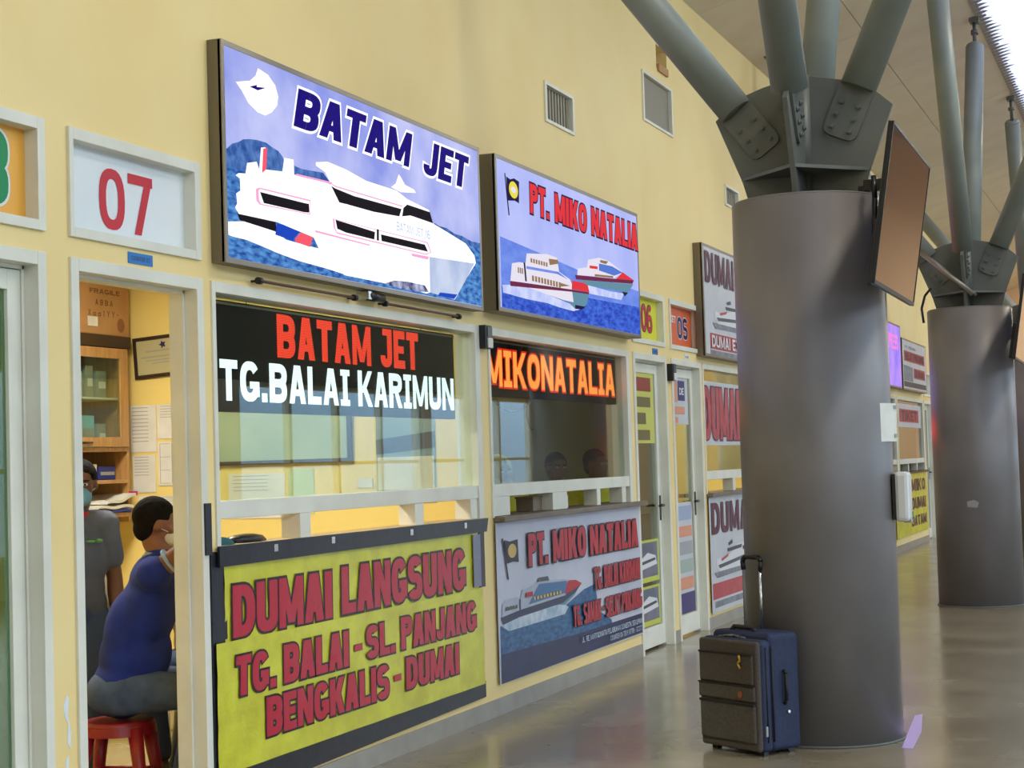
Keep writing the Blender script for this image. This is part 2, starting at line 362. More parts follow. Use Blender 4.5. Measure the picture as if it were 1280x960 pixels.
# ragged flashing strip between lining and skylight
bm = bmesh.new(); x = 2.0
while x < X1 - 1:
    L = random.uniform(.11, .24); y0 = -2.06; z = lambda y: roofz(y) - .012
    bm.faces.new([bm.verts.new(p) for p in ((x, y0, z(y0)), (x + .155, y0, z(y0)), (x + .13, y0 - .1, z(y0 - .1)), (x + .10, y0 - L, z(y0 - L)), (x + .03, y0 - .1, z(y0 - .1)))]); x += .16
struct(link('trim_flashing', bm, M['ceil_dark']))
# rooms behind the facade
struct(bx('wall_back', -3.2, 9.6, 2.86, 2.95, 0, 3.0, M['yellow_in']))
struct(bx('wall_back', 9.6, 13.7, 2.86, 2.95, 0, 3.0, M['yellow_in_dim']))
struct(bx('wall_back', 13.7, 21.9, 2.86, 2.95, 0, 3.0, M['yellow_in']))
struct(bx('wall_back', 21.9, X1, 2.86, 2.95, 0, 3.0, M['yellow_in_dim']))
struct(bx('ceiling', X0, X1, T, 2.95, 2.9, 2.98, M['white_in']))
for x in (5.36, 9.6, 13.68, 17.95, 22.0, 26.3, 30.3):
    struct(bx('wall_partition', x, x + .07, T, 2.86, 0, 2.9, M['yellow_in_dim'] if x == 13.68 or x > 21 else M['yellow_in']))

# ------------------------------------------------------------------ doors of the facade
def door(n, x0, x1, leaf=True, gm='glass', ajar=False):
    d = sempty('door_%d' % n, (x0, 0, 0)); B = (x0, 0, 0)
    bm = bmesh.new(); c = .05
    box(bm, x0, x0 + c, -.012, T, 0, 2.318); box(bm, x1 - c, x1, -.012, T, 0, 2.318); box(bm, x0 + c, x1 - c, -.012, T, 2.318 - c, 2.318)
    box(bm, x0 + c, x0 + c + .015, .05, T, 0, 2.318 - c); box(bm, x1 - c - .015, x1 - c, .05, T, 0, 2.318 - c); box(bm, x0 + c, x1 - c, .05, T, 2.318 - c - .015, 2.318 - c)
    local(link('door_frame', bm, M['white_frame'], d, .002), B)
    if leaf:
        a, b = x0 + c + .018, x1 - c - .018; s = .075
        bm = bmesh.new(); box(bm, a, a + s, .055, .09, .02, 2.25); box(bm, b - s, b, .055, .09, .02, 2.25); box(bm, a + s, b - s, .055, .09, 2.25 - s, 2.25); box(bm, a + s, b - s, .055, .09, .02, .18)
        l = local(link('door_leaf', bm, M['white_frame'], d, .002), B)
        bm = bmesh.new(); box(bm, a + s, b - s, .07, .075, .18, 2.25 - s); local(link('glass_pane', bm, M[gm], l), B)
        if x0 < 5: return d
        bm = bmesh.new(); tube(bm, (b - .04, .02, 1.12), (b - .17, .02, 1.12), .009); tube(bm, (b - .04, .055, 1.12), (b - .04, .02, 1.12), .011); box(bm, b - .055, b - .02, .05, .056, 1.0, 1.2)
        local(link('door_handle', bm, M['black'], l), B)
    return d
dn = 1
for (a, b) in doors:
    if b < 3.3 or a > 40: continue
    seven = abs(a - 5.45) < .01
    door({0: 1}.get(-1, dn), a, b, leaf=not seven, gm='glass_dim' if a < 5 else 'glass'); dn += 1

# ------------------------------------------------------------------ counter windows
WINDOWS = {}
def window(n, x0, x1, posts):
    w = sempty('window_%d' % n, (x0, 0, 1.172)); B = (x0, 0, 1.172); c = .05
    bm = bmesh.new(); box(bm, x0, x0 + .03, -.01, T, 1.172, 2.318); box(bm, x1 - .075, x1, -.01, T, 1.172, 2.318); box(bm, x0 + .03, x1 - .075, -.01, T, 2.27, 2.318)
    local(link('window_frame', bm, M['white_frame'], w, .002), B)
    bm = bmesh.new(); box(bm, x0 + .03, x1 - .075, -.002, .10, 1.295, 1.372); local(link('rail', bm, M['white_frame'], w, .003), B)
    bm = bmesh.new(); box(bm, x0 + .03, x1 - .075, .030, .036, 1.372, 2.27); local(link('glass_pane', bm, M['glass'], w), B)
    for (pa, pb) in posts:
        bm = bmesh.new(); box(bm, pa, pb, .0, .10, 1.18, 1.295); local(link('post', bm, M['white_frame'], w, .002), B)
    return w
wn = 1
for (a, b) in wins:
    if b < 3.2 or a > 40: continue
    if abs(a - 6.47) < .02: posts = [(7.24, 7.345), (8.56, 8.67), (9.35, 9.45)]
    elif abs(a - 9.68) < .02: posts = [(9.71, 9.99), (10.78, 11.07), (11.72, 11.80), (12.32, 12.42)]
    else: posts = [(a + (b - a) * .33, a + (b - a) * .33 + .09), (a + (b - a) * .66, a + (b - a) * .66 + .09)]
    window(wn, a, b, posts); wn += 1
# counter tops
tag(bx('counter_top', 6.50, 9.52, -.025, .15, 1.15, 1.18, M['tan'], bevel=.003), 'tan wooden counter top above the yellow route banner', 'counter')
tag(bx('counter_top', 9.70, 12.74, -.075, .25, 1.145, 1.178, M['greywood'], bevel=.004), 'grey-brown wooden counter top above the white ferry banner', 'counter')
tag(bx('counter_top', 14.80, 17.8, -.06, .25, 1.145, 1.178, M['greywood'], bevel=.004), 'brown counter top just left of the near column', 'counter')
tag(bx('counter_top', 26.35, 29.2, -.06, .25, 1.145, 1.178, M['black'], bevel=.004), 'dark counter top above the far yellow banner', 'counter')

# ================================================================== NUMBER BOARDS over the doors
def number_board(x0, x1, digits, bgm, tm, om, label, box_, small=None, y=.04, extra=None):
    t = thing('number_board', label, 'sign', (x0, 0, 2.395)); B = (x0, 0, 2.395); z0, z1 = 2.395, 2.81; c = .045
    bm = bmesh.new(); box(bm, x0, x0 + c * .6, -.014, .11, z0, z1); box(bm, x1 - c, x1, -.014, .11, z0, z1); box(bm, x0 + c * .6, x1 - c, -.014, .11, z1 - c, z1); box(bm, x0 + c * .6, x1 - c, -.014, .11, z0, z0 + .038)
    local(link('frame', bm, M['white_frame'], t, .002), B)
    bm = bmesh.new(); box(bm, x0 + .02, x1 - .02, y + .004, y + .01, z0 + .02, z1 - .02); local(link('panel', bm, bgm, t), B)
    if digits:
        bm = bmesh.new(); text(bm, digits, box_[0], box_[1], box_[2], box_[3], y + .002, 0, bold=.035, outline=.04 if om else 0, omi=1)
        local(link('lettering', bm, [tm, om or tm], t, fix=False), B)
    if small:
        bm = bmesh.new(); text(bm, small[0], *small[1], y + .002, 0, bold=.03); local(link('small_lettering', bm, small[2], t, fix=False), B)
    return t
RED = mat('print_red', hexc(200, 30, 45), .45); NAVY = mat('print_navy', hexc(28, 30, 90), .45); WHITE = mat('print_white', hexc(225, 225, 225), .5)
GREEN = mat('print_green', hexc(10, 140, 80), .5)
BOARDW = mat('board_white', hexc(232, 236, 236), .35, c2=hexc(222, 228, 229), scale=2); BOARDO = mat('board_amber', hexc(240, 176, 70), .4, c2=hexc(236, 168, 60), scale=3)
BOARDY = mat('board_yellow', hexc(225, 220, 50), .4); BOARDR = mat('board_orange', hexc(226, 105, 55), .4)
number_board(4.37, 5.30, '08', BOARDO, GREEN, WHITE, 'amber number board with green 08, cut by the left edge of the photo', (4.74, 5.155, 2.47, 2.745))
number_board(5.45, 6.388, '07', BOARDW, RED, None, 'white number board with red 07 above the open doorway', (5.72, 6.10, 2.462, 2.705))
number_board(12.69, 13.605, '06', BOARDY, RED, M['darktext'], 'yellow number board with red 06, right of the ferry light box', (13.12, 13.42, 2.505, 2.718))
number_board(13.77, 14.70, '05', BOARDR, NAVY, WHITE, 'orange number board with dark 05 above the second glass door', (14.18, 14.51, 2.505, 2.69), ('LOKET', (13.83, 14.14, 2.63, 2.69), WHITE))
number_board(21.01, 21.93, '04', BOARDW, RED, None, 'white number board 04 hidden behind the near column', (21.3, 21.7, 2.47, 2.7))
number_board(22.09, 23.03, '03', BOARDY, RED, None, 'yellow number board 03 hidden behind the near column', (22.4, 22.8, 2.47, 2.7))
number_board(29.33, 30.25, '02', BOARDW, RED, None, 'white number board beyond the far banner', (29.6, 30.0, 2.47, 2.7))
# blue stickers
def sticker(x0, x1, z0, z1, m, label, body=None):
    t = thing('sticker', label, 'sticker', (x0, 0, z0)); bm = bmesh.new(); box(bm, x0, x1, -.004, -.0005, z0, z1); local(link('backing', bm, m, t), (x0, 0, z0))
    if body:
        bm = bmesh.new(); text(bm, body, x0 + (x1 - x0) * .12, x1 - (x1 - x0) * .12, z0 + (z1 - z0) * .3, z1 - (z1 - z0) * .3, -.0042, 0, bold=.01); local(link('lettering', bm, M['darktext'], t, fix=False), (x0, 0, z0))
sticker(5.845, 6.02, 2.333, 2.378, M['pvc_blue'], 'small blue sticker between the 07 board and the open doorway', 'COUNTER 07')
sticker(13.25, 13.40, 2.325, 2.372, M['pvc_blue'], 'tiny blue sticker under the yellow 06 board', '06')
sticker(14.22, 14.36, 2.325, 2.37, BOARDW, 'tiny white sticker under the orange 05 board', '05')

# ================================================================== LIGHT BOXES
def lightbox(x0, x1, z0, z1, d, label, layers, mats, texts, bez=.025, face_y=None, top=None):
    B = (x0, 0, z0); t = thing('light_box_sign', label, 'sign', B)
    bm = bmesh.new(); box(bm, x0, x1, -d + .004, 0, z0, z1); local(link('case', bm, M['signcase'], t, .003), B)
    bm = bmesh.new(); box(bm, x0, x0 + bez, -d, -d + .02, z0, z1); box(bm, x1 - bez, x1, -d, -d + .02, z0, z1); box(bm, x0 + bez, x1 - bez, -d, -d + .02, z1 - bez, z1); box(bm, x0 + bez, x1 - bez, -d, -d + .02, z0, z0 + bez)
    local(link('edge_trim', bm, M['signedge'], t, .002), B)
    bm = bmesh.new(); y = -d + .002
    flat(bm, [(x0 + bez, z0 + bez), (x1 - bez, z0 + bez), (x1 - bez, z1 - bez), (x0 + bez, z1 - bez)], y, 0)
    cl = lambda p: (min(max(p[0], x0 + bez), x1 - bez), min(max(p[1], z0 + bez), z1 - bez))
    for i, (mi, pts) in enumerate(layers): flat(bm, [cl(p) for p in pts], y - .0006 * (i + 1), mi)
    yt = y - .0006 * (len(layers) + 2)
    local(link('picture', bm, mats, t, fix=False), B)
    for (body, bxs, fm, om, bold, ol, shr) in texts:
        bm = bmesh.new(); text(bm, body, *bxs, yt, 0, bold=bold, outline=ol, omi=1, shear=shr); local(link('lettering', bm, [fm, om], t, fix=False), B)
    return t
def disc(cx, cz, rx, rz_, n=20): return [(cx + rx * math.cos(2 * PI * i / n), cz + rz_ * math.sin(2 * PI * i / n)) for i in range(n)]
L_sky = lit('lit_lilac_sky', hexc(206, 210, 253), 1.0, c2=hexc(142, 154, 232), scale=1.7); L_sea = lit('lit_blue_sea', hexc(100, 165, 232), .9, c2=hexc(30, 80, 165), scale=16, stretch=(1, 1, 3))
L_isl = lit('lit_island', hexc(92, 136, 205), .9, c2=hexc(44, 84, 160), scale=22); L_white = lit('lit_white', (1, 1, 1, 1), 1.25); L_black = lit('lit_black', hexc(20, 14, 24), 1)
L_red = lit('lit_red', hexc(250, 90, 110), 1); L_pink = lit('lit_pink', hexc(250, 170, 215), 1); L_blue = lit('lit_strong_blue', hexc(25, 70, 190), 1); L_bow = lit('lit_pale_blue', hexc(205, 216, 240), 1, c2=hexc(170, 188, 225), scale=5)
L_navy = lit('lit_navy', hexc(22, 0, 120), 1); L_dk = lit('lit_dark_splash', hexc(50, 60, 110), 1, c2=hexc(190, 195, 225), scale=18); L_grey = lit('lit_grey', hexc(205, 205, 220), 1)
BJM = [L_sky, L_sea, L_isl, L_white, L_black, L_red, L_pink, L_blue, L_bow, L_navy, L_dk, L_grey]
BJ = [
 (1, [(6.494,2.816),(9.446,2.770),(9.44,2.422),(6.501,2.401)]),
 (2, [(6.51,2.885),(6.564,2.917),(6.618,2.933),(6.659,2.951),(6.714,2.961),(6.783,2.969),(6.868,2.97),(6.925,2.958),(6.982,2.95),(7.019,2.931),(7.039,2.912),(7.205,2.901),(7.427,2.916),(7.49,2.884),(7.357,2.813),(6.506,2.808)]),
 (2, [(8.763,2.833),(8.827,2.823),(8.936,2.824),(9.047,2.805),(9.161,2.804),(9.3,2.789),(9.445,2.792),(9.452,2.76),(8.757,2.755)]),
 (3, [(6.503,2.571),(6.808,2.607),(7.035,2.549),(7.74,2.535),(8.658,2.558),(8.912,2.495),(8.627,2.43),(8.444,2.439),(8.247,2.439),(7.948,2.445),(7.666,2.443),(7.401,2.456),(7.151,2.464),(6.944,2.48),(6.802,2.496),(6.665,2.509),(6.558,2.51),(6.506,2.513)]),
 (4, [(6.587,2.625),(6.935,2.625),(6.946,2.575),(6.608,2.589)]),
 (7, [(6.947,2.615),(7.198,2.615),(7.106,2.565),(7.105,2.55),(6.928,2.561)]),
 (5, [(7.198,2.61),(7.31,2.612),(7.264,2.54),(7.118,2.549),(7.119,2.567)]),
 (3, [(6.57,2.638),(6.589,2.66),(6.582,2.702),(6.619,2.719),(6.617,2.772),(6.581,2.781),(6.606,2.794),(6.668,2.801),(6.684,2.85),(6.77,2.869),(6.792,2.837),(6.813,2.939),(6.856,2.946),(6.842,2.845),(7.009,2.86),(7.03,2.926),(7.121,2.932),(7.122,2.862),(7.317,2.875),(7.506,2.867),(7.441,2.921),(7.347,2.938),(7.345,2.954),(7.471,2.975),(7.667,2.967),(7.897,2.943),(8.17,2.943),(8.264,2.943),(8.4,2.916),(8.686,2.894),(8.726,2.827),(8.953,2.799),(9.207,2.765),(9.335,2.709),(9.355,2.667),(9.02,2.44),(8.625,2.44),(7.622,2.44),(7.4,2.5),(7.303,2.59),(6.95,2.62),(6.6,2.615)]),
 (8, [(8.674,2.636),(9.331,2.662),(9.02,2.426),(8.669,2.44)]),
 (10, [(8.07,2.436),(8.205,2.465),(8.37,2.473),(8.598,2.472),(8.654,2.439),(8.48,2.431),(8.312,2.428)]),
 (7, [(8.805,2.451),(9.054,2.459),(9.003,2.43),(8.772,2.43)]),
 (6, [(6.752,2.745),(6.788,2.756),(7.277,2.764),(7.273,2.694),(7.228,2.692),(6.784,2.678),(6.754,2.693)]),
 (3, [(6.776,2.741),(6.79,2.749),(7.268,2.756),(7.265,2.699),(7.223,2.696),(6.795,2.684),(6.778,2.70)]),
 (4, [(6.787,2.736),(7.213,2.741),(7.257,2.743),(7.26,2.702),(7.203,2.697),(6.82,2.69)]),
 (4, [(7.492,2.862),(7.533,2.855),(7.74,2.845),(8.312,2.852),(8.282,2.809),(7.964,2.794),(7.657,2.793),(7.577,2.791)]),
 (6, [(7.50,2.872),(7.55,2.868),(8.33,2.871),(8.32,2.864),(7.55,2.861),(7.50,2.866)]),
 (4, [(8.335,2.861),(8.384,2.885),(8.686,2.882),(8.726,2.825),(8.422,2.831),(8.315,2.813)]),
 (6, [(7.497,2.703),(8.644,2.712),(8.69,2.66),(8.62,2.64),(7.535,2.634),(7.505,2.66)]),
 (3, [(7.515,2.70),(8.63,2.706),(8.674,2.66),(8.61,2.646),(7.54,2.641),(7.52,2.66)]),
 (4, [(7.524,2.7),(7.75,2.696),(7.97,2.691),(7.96,2.651),(7.634,2.65),(7.541,2.658)]),
 (4, [(8.039,2.687),(8.599,2.694),(8.64,2.659),(8.045,2.653)]),
 (4, [(7.989,2.708),(8.015,2.709),(8.012,2.650),(7.986,2.650)]),
 (6, [(7.303,2.624),(7.902,2.619),(7.902,2.612),(7.303,2.614)]), (6, [(8.408,2.627),(8.644,2.633),(8.637,2.615),(8.421,2.613)]),
 (6, [(7.122,2.866),(7.493,2.878),(7.492,2.868),(7.121,2.856)]),
 (5, [(6.813,2.933),(6.851,2.942),(6.837,2.844),(6.797,2.82)]),
 (3, [(6.582,3.189),(6.706,3.218),(6.758,3.251),(6.783,3.289),(6.872,3.278),(6.938,3.243),(6.965,3.195),(6.951,3.151),(6.9,3.112),(6.839,3.087),(6.769,3.089),(6.689,3.115),(6.63,3.161)]),
 (9, [(6.7,3.191),(6.77,3.212),(6.765,3.202),(6.851,3.214),(6.774,3.188)]),
 (3, [(8.17,2.948),(8.23,2.975),(8.271,3.03),(8.31,3.01),(8.344,2.985),(8.461,2.975),(8.488,2.96),(8.291,2.938)]),
]
lightbox(6.486, 9.465, 2.393, 3.362, .072, 'lit blue light box BATAM JET with a white ferry', BJ, BJM,
    [('BATAM', (7.10, 8.40, 3.085, 3.272), L_navy, L_white, .085, .07, .32), ('JET', (8.58, 9.20, 3.08, 3.272), L_navy, L_white, .085, .07, .32), ('BATAM JET 16', (8.222, 8.66, 2.728, 2.775), L_bow, L_bow, .01, 0, 0)])
K_sky = lit('lit_pale_sky', hexc(190, 198, 252), 1.0, c2=hexc(172, 182, 246), scale=2); K_sea = lit('lit_cobalt_sea', hexc(72, 115, 228), .95, c2=hexc(30, 60, 180), scale=14, stretch=(1, 1, 3))
K_mid = lit('lit_periwinkle_sea', hexc(120, 150, 240), .95, c2=hexc(100, 132, 232), scale=6, stretch=(1, 1, 3)); K_foam = lit('lit_foam', hexc(215, 222, 252), 1, c2=hexc(180, 192, 248), scale=10)
K_teal = lit('lit_grey_teal_hull', hexc(100, 145, 165), .95); K_cream = lit('lit_cream', hexc(232, 226, 240), 1); K_win = lit('lit_amber_windows', hexc(150, 120, 80), .95); K_red = lit('lit_signal_red', hexc(225, 50, 58), 1)
K_navy = lit('lit_dark_navy', hexc(22, 14, 60), 1); K_yel = lit('lit_yellow', hexc(235, 220, 70), 1); K_blue = lit('lit_mid_blue', hexc(85, 120, 210), 1); K_mar = lit('lit_maroon', hexc(110, 35, 70), 1)
MKM = [K_sky, K_sea, K_mid, K_foam, K_teal, K_cream, K_win, K_red, K_navy, K_yel, K_blue, K_mar]
def winrow(mi, x0, x1, z0, z1, n): return [(mi, [(x0 + (x1 - x0) * (i + .12) / n, z0), (x0 + (x1 - x0) * (i + .8) / n, z0), (x0 + (x1 - x0) * (i + .8) / n, z1), (x0 + (x1 - x0) * (i + .12) / n, z1)]) for i in range(n)]
MK = [
 (2, [(9.667,2.857),(10.4,2.825),(11.1,2.79),(12.599,2.76),(12.56,2.416),(9.665,2.408)]),
 (1, [(9.665,2.56),(10.6,2.60),(11.6,2.62),(12.56,2.64),(12.56,2.41),(9.665,2.408)]),
 (3, [(9.678,2.565),(9.898,2.585),(10.286,2.585),(11.005,2.54),(11.22,2.535),(11.0,2.50),(10.7,2.505),(10.486,2.515),(10.083,2.512),(9.692,2.52)]),
 (3, [(11.25,2.703),(11.844,2.702),(12.161,2.712),(12.101,2.66),(11.841,2.655),(11.3,2.645)]),
 (4, [(9.95,2.60),(10.973,2.646),(11.344,2.654),(11.288,2.568),(11.166,2.522),(11.028,2.519),(10.9,2.55),(10.3,2.585)]),
 (5, [(9.994,2.59),(10.973,2.64),(11.0,2.56),(10.788,2.559)]),
 (8, [(11.03,2.545),(11.26,2.548),(11.166,2.522),(11.028,2.519)]),
 (11, [(9.806,2.60),(10.973,2.643),(11.34,2.655),(11.335,2.64),(10.973,2.628),(9.806,2.569)]),
 (5, [(9.808,2.600),(9.844,2.711),(9.97,2.73),(10.085,2.735),(10.11,2.798),(10.495,2.833),(10.684,2.828),(10.718,2.739),(10.935,2.708),(10.976,2.675),(10.97,2.643),(10.055,2.61)]),
 (7, [(10.960,2.645),(10.979,2.705),(11.302,2.711),(11.340,2.655)]),
 (2, [(10.095,2.718),(10.697,2.737),(10.89,2.704),(10.673,2.720),(10.093,2.700)]),
 (6, [(10.514,2.805),(10.692,2.815),(10.702,2.79),(10.53,2.765)]),
 (6, [(10.71,2.668),(10.93,2.664),(10.709,2.640)]),
 (8, [(10.04,2.735),(10.07,2.735),(10.09,2.62),(10.06,2.62)]),
 (4, [(11.09,2.72),(12.392,2.80),(12.272,2.737),(12.16,2.701),(12.057,2.72),(11.3,2.70)]),
 (8, [(12.10,2.72),(12.25,2.725),(12.16,2.69)]),
 (11, [(11.028,2.746),(11.906,2.798),(12.405,2.829),(12.363,2.80),(11.048,2.718)]),
 (5, [(11.075,2.750),(11.088,2.795),(11.29,2.822),(11.32,2.877),(11.565,2.916),(11.791,2.915),(12.125,2.865),(11.907,2.802)]),
 (7, [(11.95,2.800),(12.125,2.865),(12.405,2.829)]),
 (10, [(11.56,2.875),(11.864,2.884),(12.125,2.862),(11.907,2.820),(11.553,2.825)]),
 (6, [(11.589,2.903),(11.775,2.910),(11.721,2.885),(11.586,2.885)]),
 (6, [(11.45,2.79),(11.88,2.815),(11.88,2.80),(11.45,2.775)]),
 (7, [(11.34,2.84),(11.52,2.85),(11.52,2.83),(11.34,2.82)]),
 (8, [(9.735,3.246),(9.752,3.25),(9.806,2.999),(9.786,2.995)]),
 (8, [(9.763,3.231),(9.83,3.222),(9.9,3.238),(9.987,3.229),(9.975,3.093),(9.9,3.1),(9.777,3.085)]),
 (9, disc(9.883, 3.164, .078, .052)), (5, disc(9.883, 3.164, .045, .02, 12)),
] + winrow(6, 10.14, 10.46, 2.745, 2.772, 7) + winrow(6, 10.144, 10.69, 2.628, 2.664, 10) + winrow(6, 9.88, 9.98, 2.655, 2.69, 3)
lightbox(9.617, 12.582, 2.405, 3.352, .112, 'lit light box PT. MIKO NATALIA with two ferries on blue sea', MK, MKM,
    [('PT.', (10.13, 10.49, 3.052, 3.242), K_red, K_navy, .10, .06, .03), ('MIKO', (10.60, 11.26, 3.052, 3.242), K_red, K_navy, .10, .06, .03), ('NATALIA', (11.36, 12.47, 3.056, 3.248), K_red, K_navy, .10, .06, .03)])
# unlit DUMAI sign behind the near column
P_white = mat('vinyl_white', hexc(205, 206, 208), .4, c2=hexc(195, 198, 202), scale=3); P_mar = mat('vinyl_maroon', hexc(92, 40, 60), .45); P_red = mat('vinyl_faded_red', hexc(190, 80, 85), .45, c2=hexc(176, 66, 72), scale=8)
P_grey = mat('vinyl_grey_print', hexc(110, 115, 122), .45, c2=hexc(140, 146, 152), scale=9); P_dark = mat('vinyl_dark_print', hexc(70, 70, 76), .45); P_hull = mat('vinyl_hull_white', hexc(222, 222, 222), .4)
def express_ship(x0, z0, sx, sz):   # side view of the ferry printed on the unlit signs
    g = lambda pts: [(x0 + p[0] * sx, z0 + p[1] * sz) for p in pts]
    return [(3, g([(0, .15), (.1, .0), (1.6, .0), (1.9, .35), (1.3, .55), (1.1, .8), (.8, .8), (.72, .62), (.45, .5), (.25, .42), (0, .45)])),
            (4, g([(.45, .9), (.6, 1.0), (.62, .86), (.47, .8)])), (4, g([(.4, .72), (.98, .76), (.95, .64), (.42, .6)])), (4, g([(1.0, .7), (1.5, .52), (1.48, .46), (1.0, .56)])),
            (5, g([(.15, .4), (.45, .55), (.42, .44), (.2, .33)])), (6, g([(.05, .22), (1.45, .42), (1.45, .3), (.1, .1)])), (2, g([(-.1, .0), (1.8, .0), (1.7, -.14), (0, -.2)]))]
P_shadow = mat('vinyl_slate_print', hexc(82, 88, 96), .45)
EXM = [P_white, P_mar, P_grey, P_hull, P_dark, P_red, P_shadow]
lightbox(14.62, 17.6, 2.372, 3.36, .085, 'unlit white sign DUMAI EXPRESS, left edge beside the near column', [
    (5, [(14.80, 2.585), (17.5, 2.585), (17.5, 2.445), (14.80, 2.445)]), (2, [(14.80, 2.435), (17.5, 2.435), (17.5, 2.395), (14.80, 2.395)])] + express_ship(15.0, 2.68, 1.0, .24), EXM,
    [('DUMAI EXPRESS', (14.68, 17.45, 3.02, 3.30), P_mar, P_mar, .07, 0, 0), ('DUMAI EXPRESS', (14.84, 16.6, 2.462, 2.568), P_hull, P_mar, .03, 0, 0)])
lightbox(17.75, 20.7, 2.39, 3.36, .1, 'lit lilac light box hidden behind the near column', [], [lit('lit_hidden_lilac', hexc(190, 175, 255), 1.3)], [])
F_lil = lit('lit_violet', hexc(150, 125, 250), 1.0, c2=hexc(190, 150, 245), scale=2.5); F_pink = lit('lit_magenta', hexc(250, 130, 210), 1.1)
lightbox(23.25, 26.28, 2.42, 3.36, .1, 'lit violet light box just right of the near column', [(1, [(23.5, 3.25), (25.9, 3.25), (25.9, 2.95), (23.5, 2.95)])], [F_lil, F_lil], [('MAROON EXPRESS', (23.5, 26.0, 2.98, 3.2), F_pink, F_pink, .05, 0, 0)])
lightbox(26.42, 29.1, 2.42, 3.2, .1, 'unlit white sign with dark red words between the two columns', [
    (1, [(26.6, 3.02), (28.9, 3.02), (28.9, 2.86), (26.6, 2.86)]), (1, [(27.6, 2.78), (28.9, 2.78), (28.9, 2.62), (27.6, 2.62)]), (2, [(26.5, 2.80), (27.5, 2.78), (27.5, 2.56), (26.5, 2.56)]), (3, [(26.5, 2.55), (29.0, 2.55), (29.0, 2.47), (26.5, 2.47)])],
    [P_white, P_red, P_grey, P_dark], [('SELAT PANJANG', (26.7, 28.8, 2.88, 3.0), P_mar, P_mar, .04, 0, 0), ('DUMAI', (27.7, 28.8, 2.64, 2.76), P_mar, P_mar, .04, 0, 0), ('PT. PELNAS', (26.7, 27.9, 3.06, 3.1), P_grey, P_grey, .01, 0, 0)])

# ================================================================== LED BOARDS behind the counter glass
def led_board(x0, x1, z0, z1, y, label, lines, mats):
    B = (x0, y, z0); t = thing('led_board', label, 'led sign', B)
    bm = bmesh.new(); box(bm, x0, x1, y, y + .04, z0, z1); local(link('case', bm, M['ledboard'], t, .002), B)
    for i in range(2):
        xx = x0 + (x1 - x0) * (.15 + .7 * i); bm = bmesh.new(); path(bm, [(xx, y + .02, z1), (xx, y + .02, 2.275)], .004); local(link('hanger', bm, M['chrome'], t), B)
    bm = bmesh.new(); box(bm, x0, x1, y - .004, y - .001, z1 - .018, z1 - .008); local(link('top_rim', bm, M['signedge'], t), B)
    for (body, b4, fi, oi, bold, ol, ser) in lines:
        bm = bmesh.new(); text(bm, body, *b4, y - .002, 0, bold=bold, outline=ol, omi=1, serif=True)
        local(link('lettering', bm, [mats[fi], mats[oi]], t, fix=False), B)
    return t
def led(name, c, s, dark=.45, f=260):       # rows of diodes
    m = bpy.data.materials.new(name); m.use_nodes = True; t = m.node_tree; b = t.nodes['Principled BSDF']; b.inputs['Base Color'].default_value = (0, 0, 0, 1); b.inputs['Specular IOR Level'].default_value = 0
    tc = t.nodes.new('ShaderNodeTexCoord'); wv = t.nodes.new('ShaderNodeTexWave'); wv.bands_direction = 'Z'; wv.inputs['Scale'].default_value = f / 6.28 * .95
    t.links.new(tc.outputs['Object'], wv.inputs['Vector']); mr = t.nodes.new('ShaderNodeMapRange'); mr.inputs[3].default_value = s * dark; mr.inputs[4].default_value = s
    t.links.new(wv.outputs['Fac'], mr.inputs[0]); t.links.new(mr.outputs[0], b.inputs['Emission Strength']); b.inputs['Emission Color'].default_value = c; return m
LR = led('led_red', (1, .06, .03, 1), 1.9); LW = led('led_white', (.80, .93, 1, 1), 2.4, .6); LO = led('led_orange', (1, .30, .06, 1), 2.6, .7); LRR = led('led_deep_red', (1, .02, .01, 1), 1.6, .7)
led_board(6.53, 9.345, 1.763, 2.256, .078, 'black LED board BATAM JET, TG.BALAI KARIMUN', [
    ('BATAM', (7.197, 8.218, 2.025, 2.230), 0, 0, .075, 0, []), ('JET', (8.335, 8.83, 2.028, 2.232), 0, 0, .075, 0, [(8.31, 8.45, 1, 0)]),
    ('TG.BALAI', (6.665, 7.955, 1.812, 1.995), 1, 1, .055, 0, [(7.84, 7.975, 1, 1)]), ('KARIMUN', (8.05, 9.325, 1.813, 1.998), 1, 1, .055, 0, [(8.615, 8.745, 1, 1)])], [LR, LW])
led_board(9.74, 12.50, 1.915, 2.265, .078, 'black LED board MIKONATALIA with glowing orange letters', [
    ('MIKONATALIA', (9.845, 12.46, 1.975, 2.205), 0, 1, .045, .05, [(10.15, 10.29, 1, 1), (12.06, 12.20, 1, 1)])], [LO, LRR])
for _a, _l in ((18.0, 'deep red LED board hidden behind the near column'), (33.3, 'deep red LED board hidden behind the second column')):
    led_board(_a, _a + 2.7, 1.80, 2.25, .078, _l, [('DUMAI EXPRESS', (_a + .05, _a + 2.6, 1.86, 2.19), 0, 0, .1, 0, [])], [led('led_hidden_red', (1, .03, .04, 1), 14, .7)])
bm = bmesh.new(); pts = [(9.86 + (10.80 - 9.86) * i / 14, .10, 1.95 - .125 * math.sin(PI * i / 14)) for i in range(15)]; path(bm, pts, .006)
tag(link('cable', bm, M['black']), 'black cable sagging under the MIKONATALIA LED board', 'cable')
bm = bmesh.new(); pts = [(10.62, .10, 1.93), (10.60, .10, 1.80), (10.66, .10, 1.72), (10.78, .10, 1.70)]; path(bm, pts, .004)
tag(link('cable', bm, M['black']), 'thin grey cable hanging right of the sagging black one', 'cable')
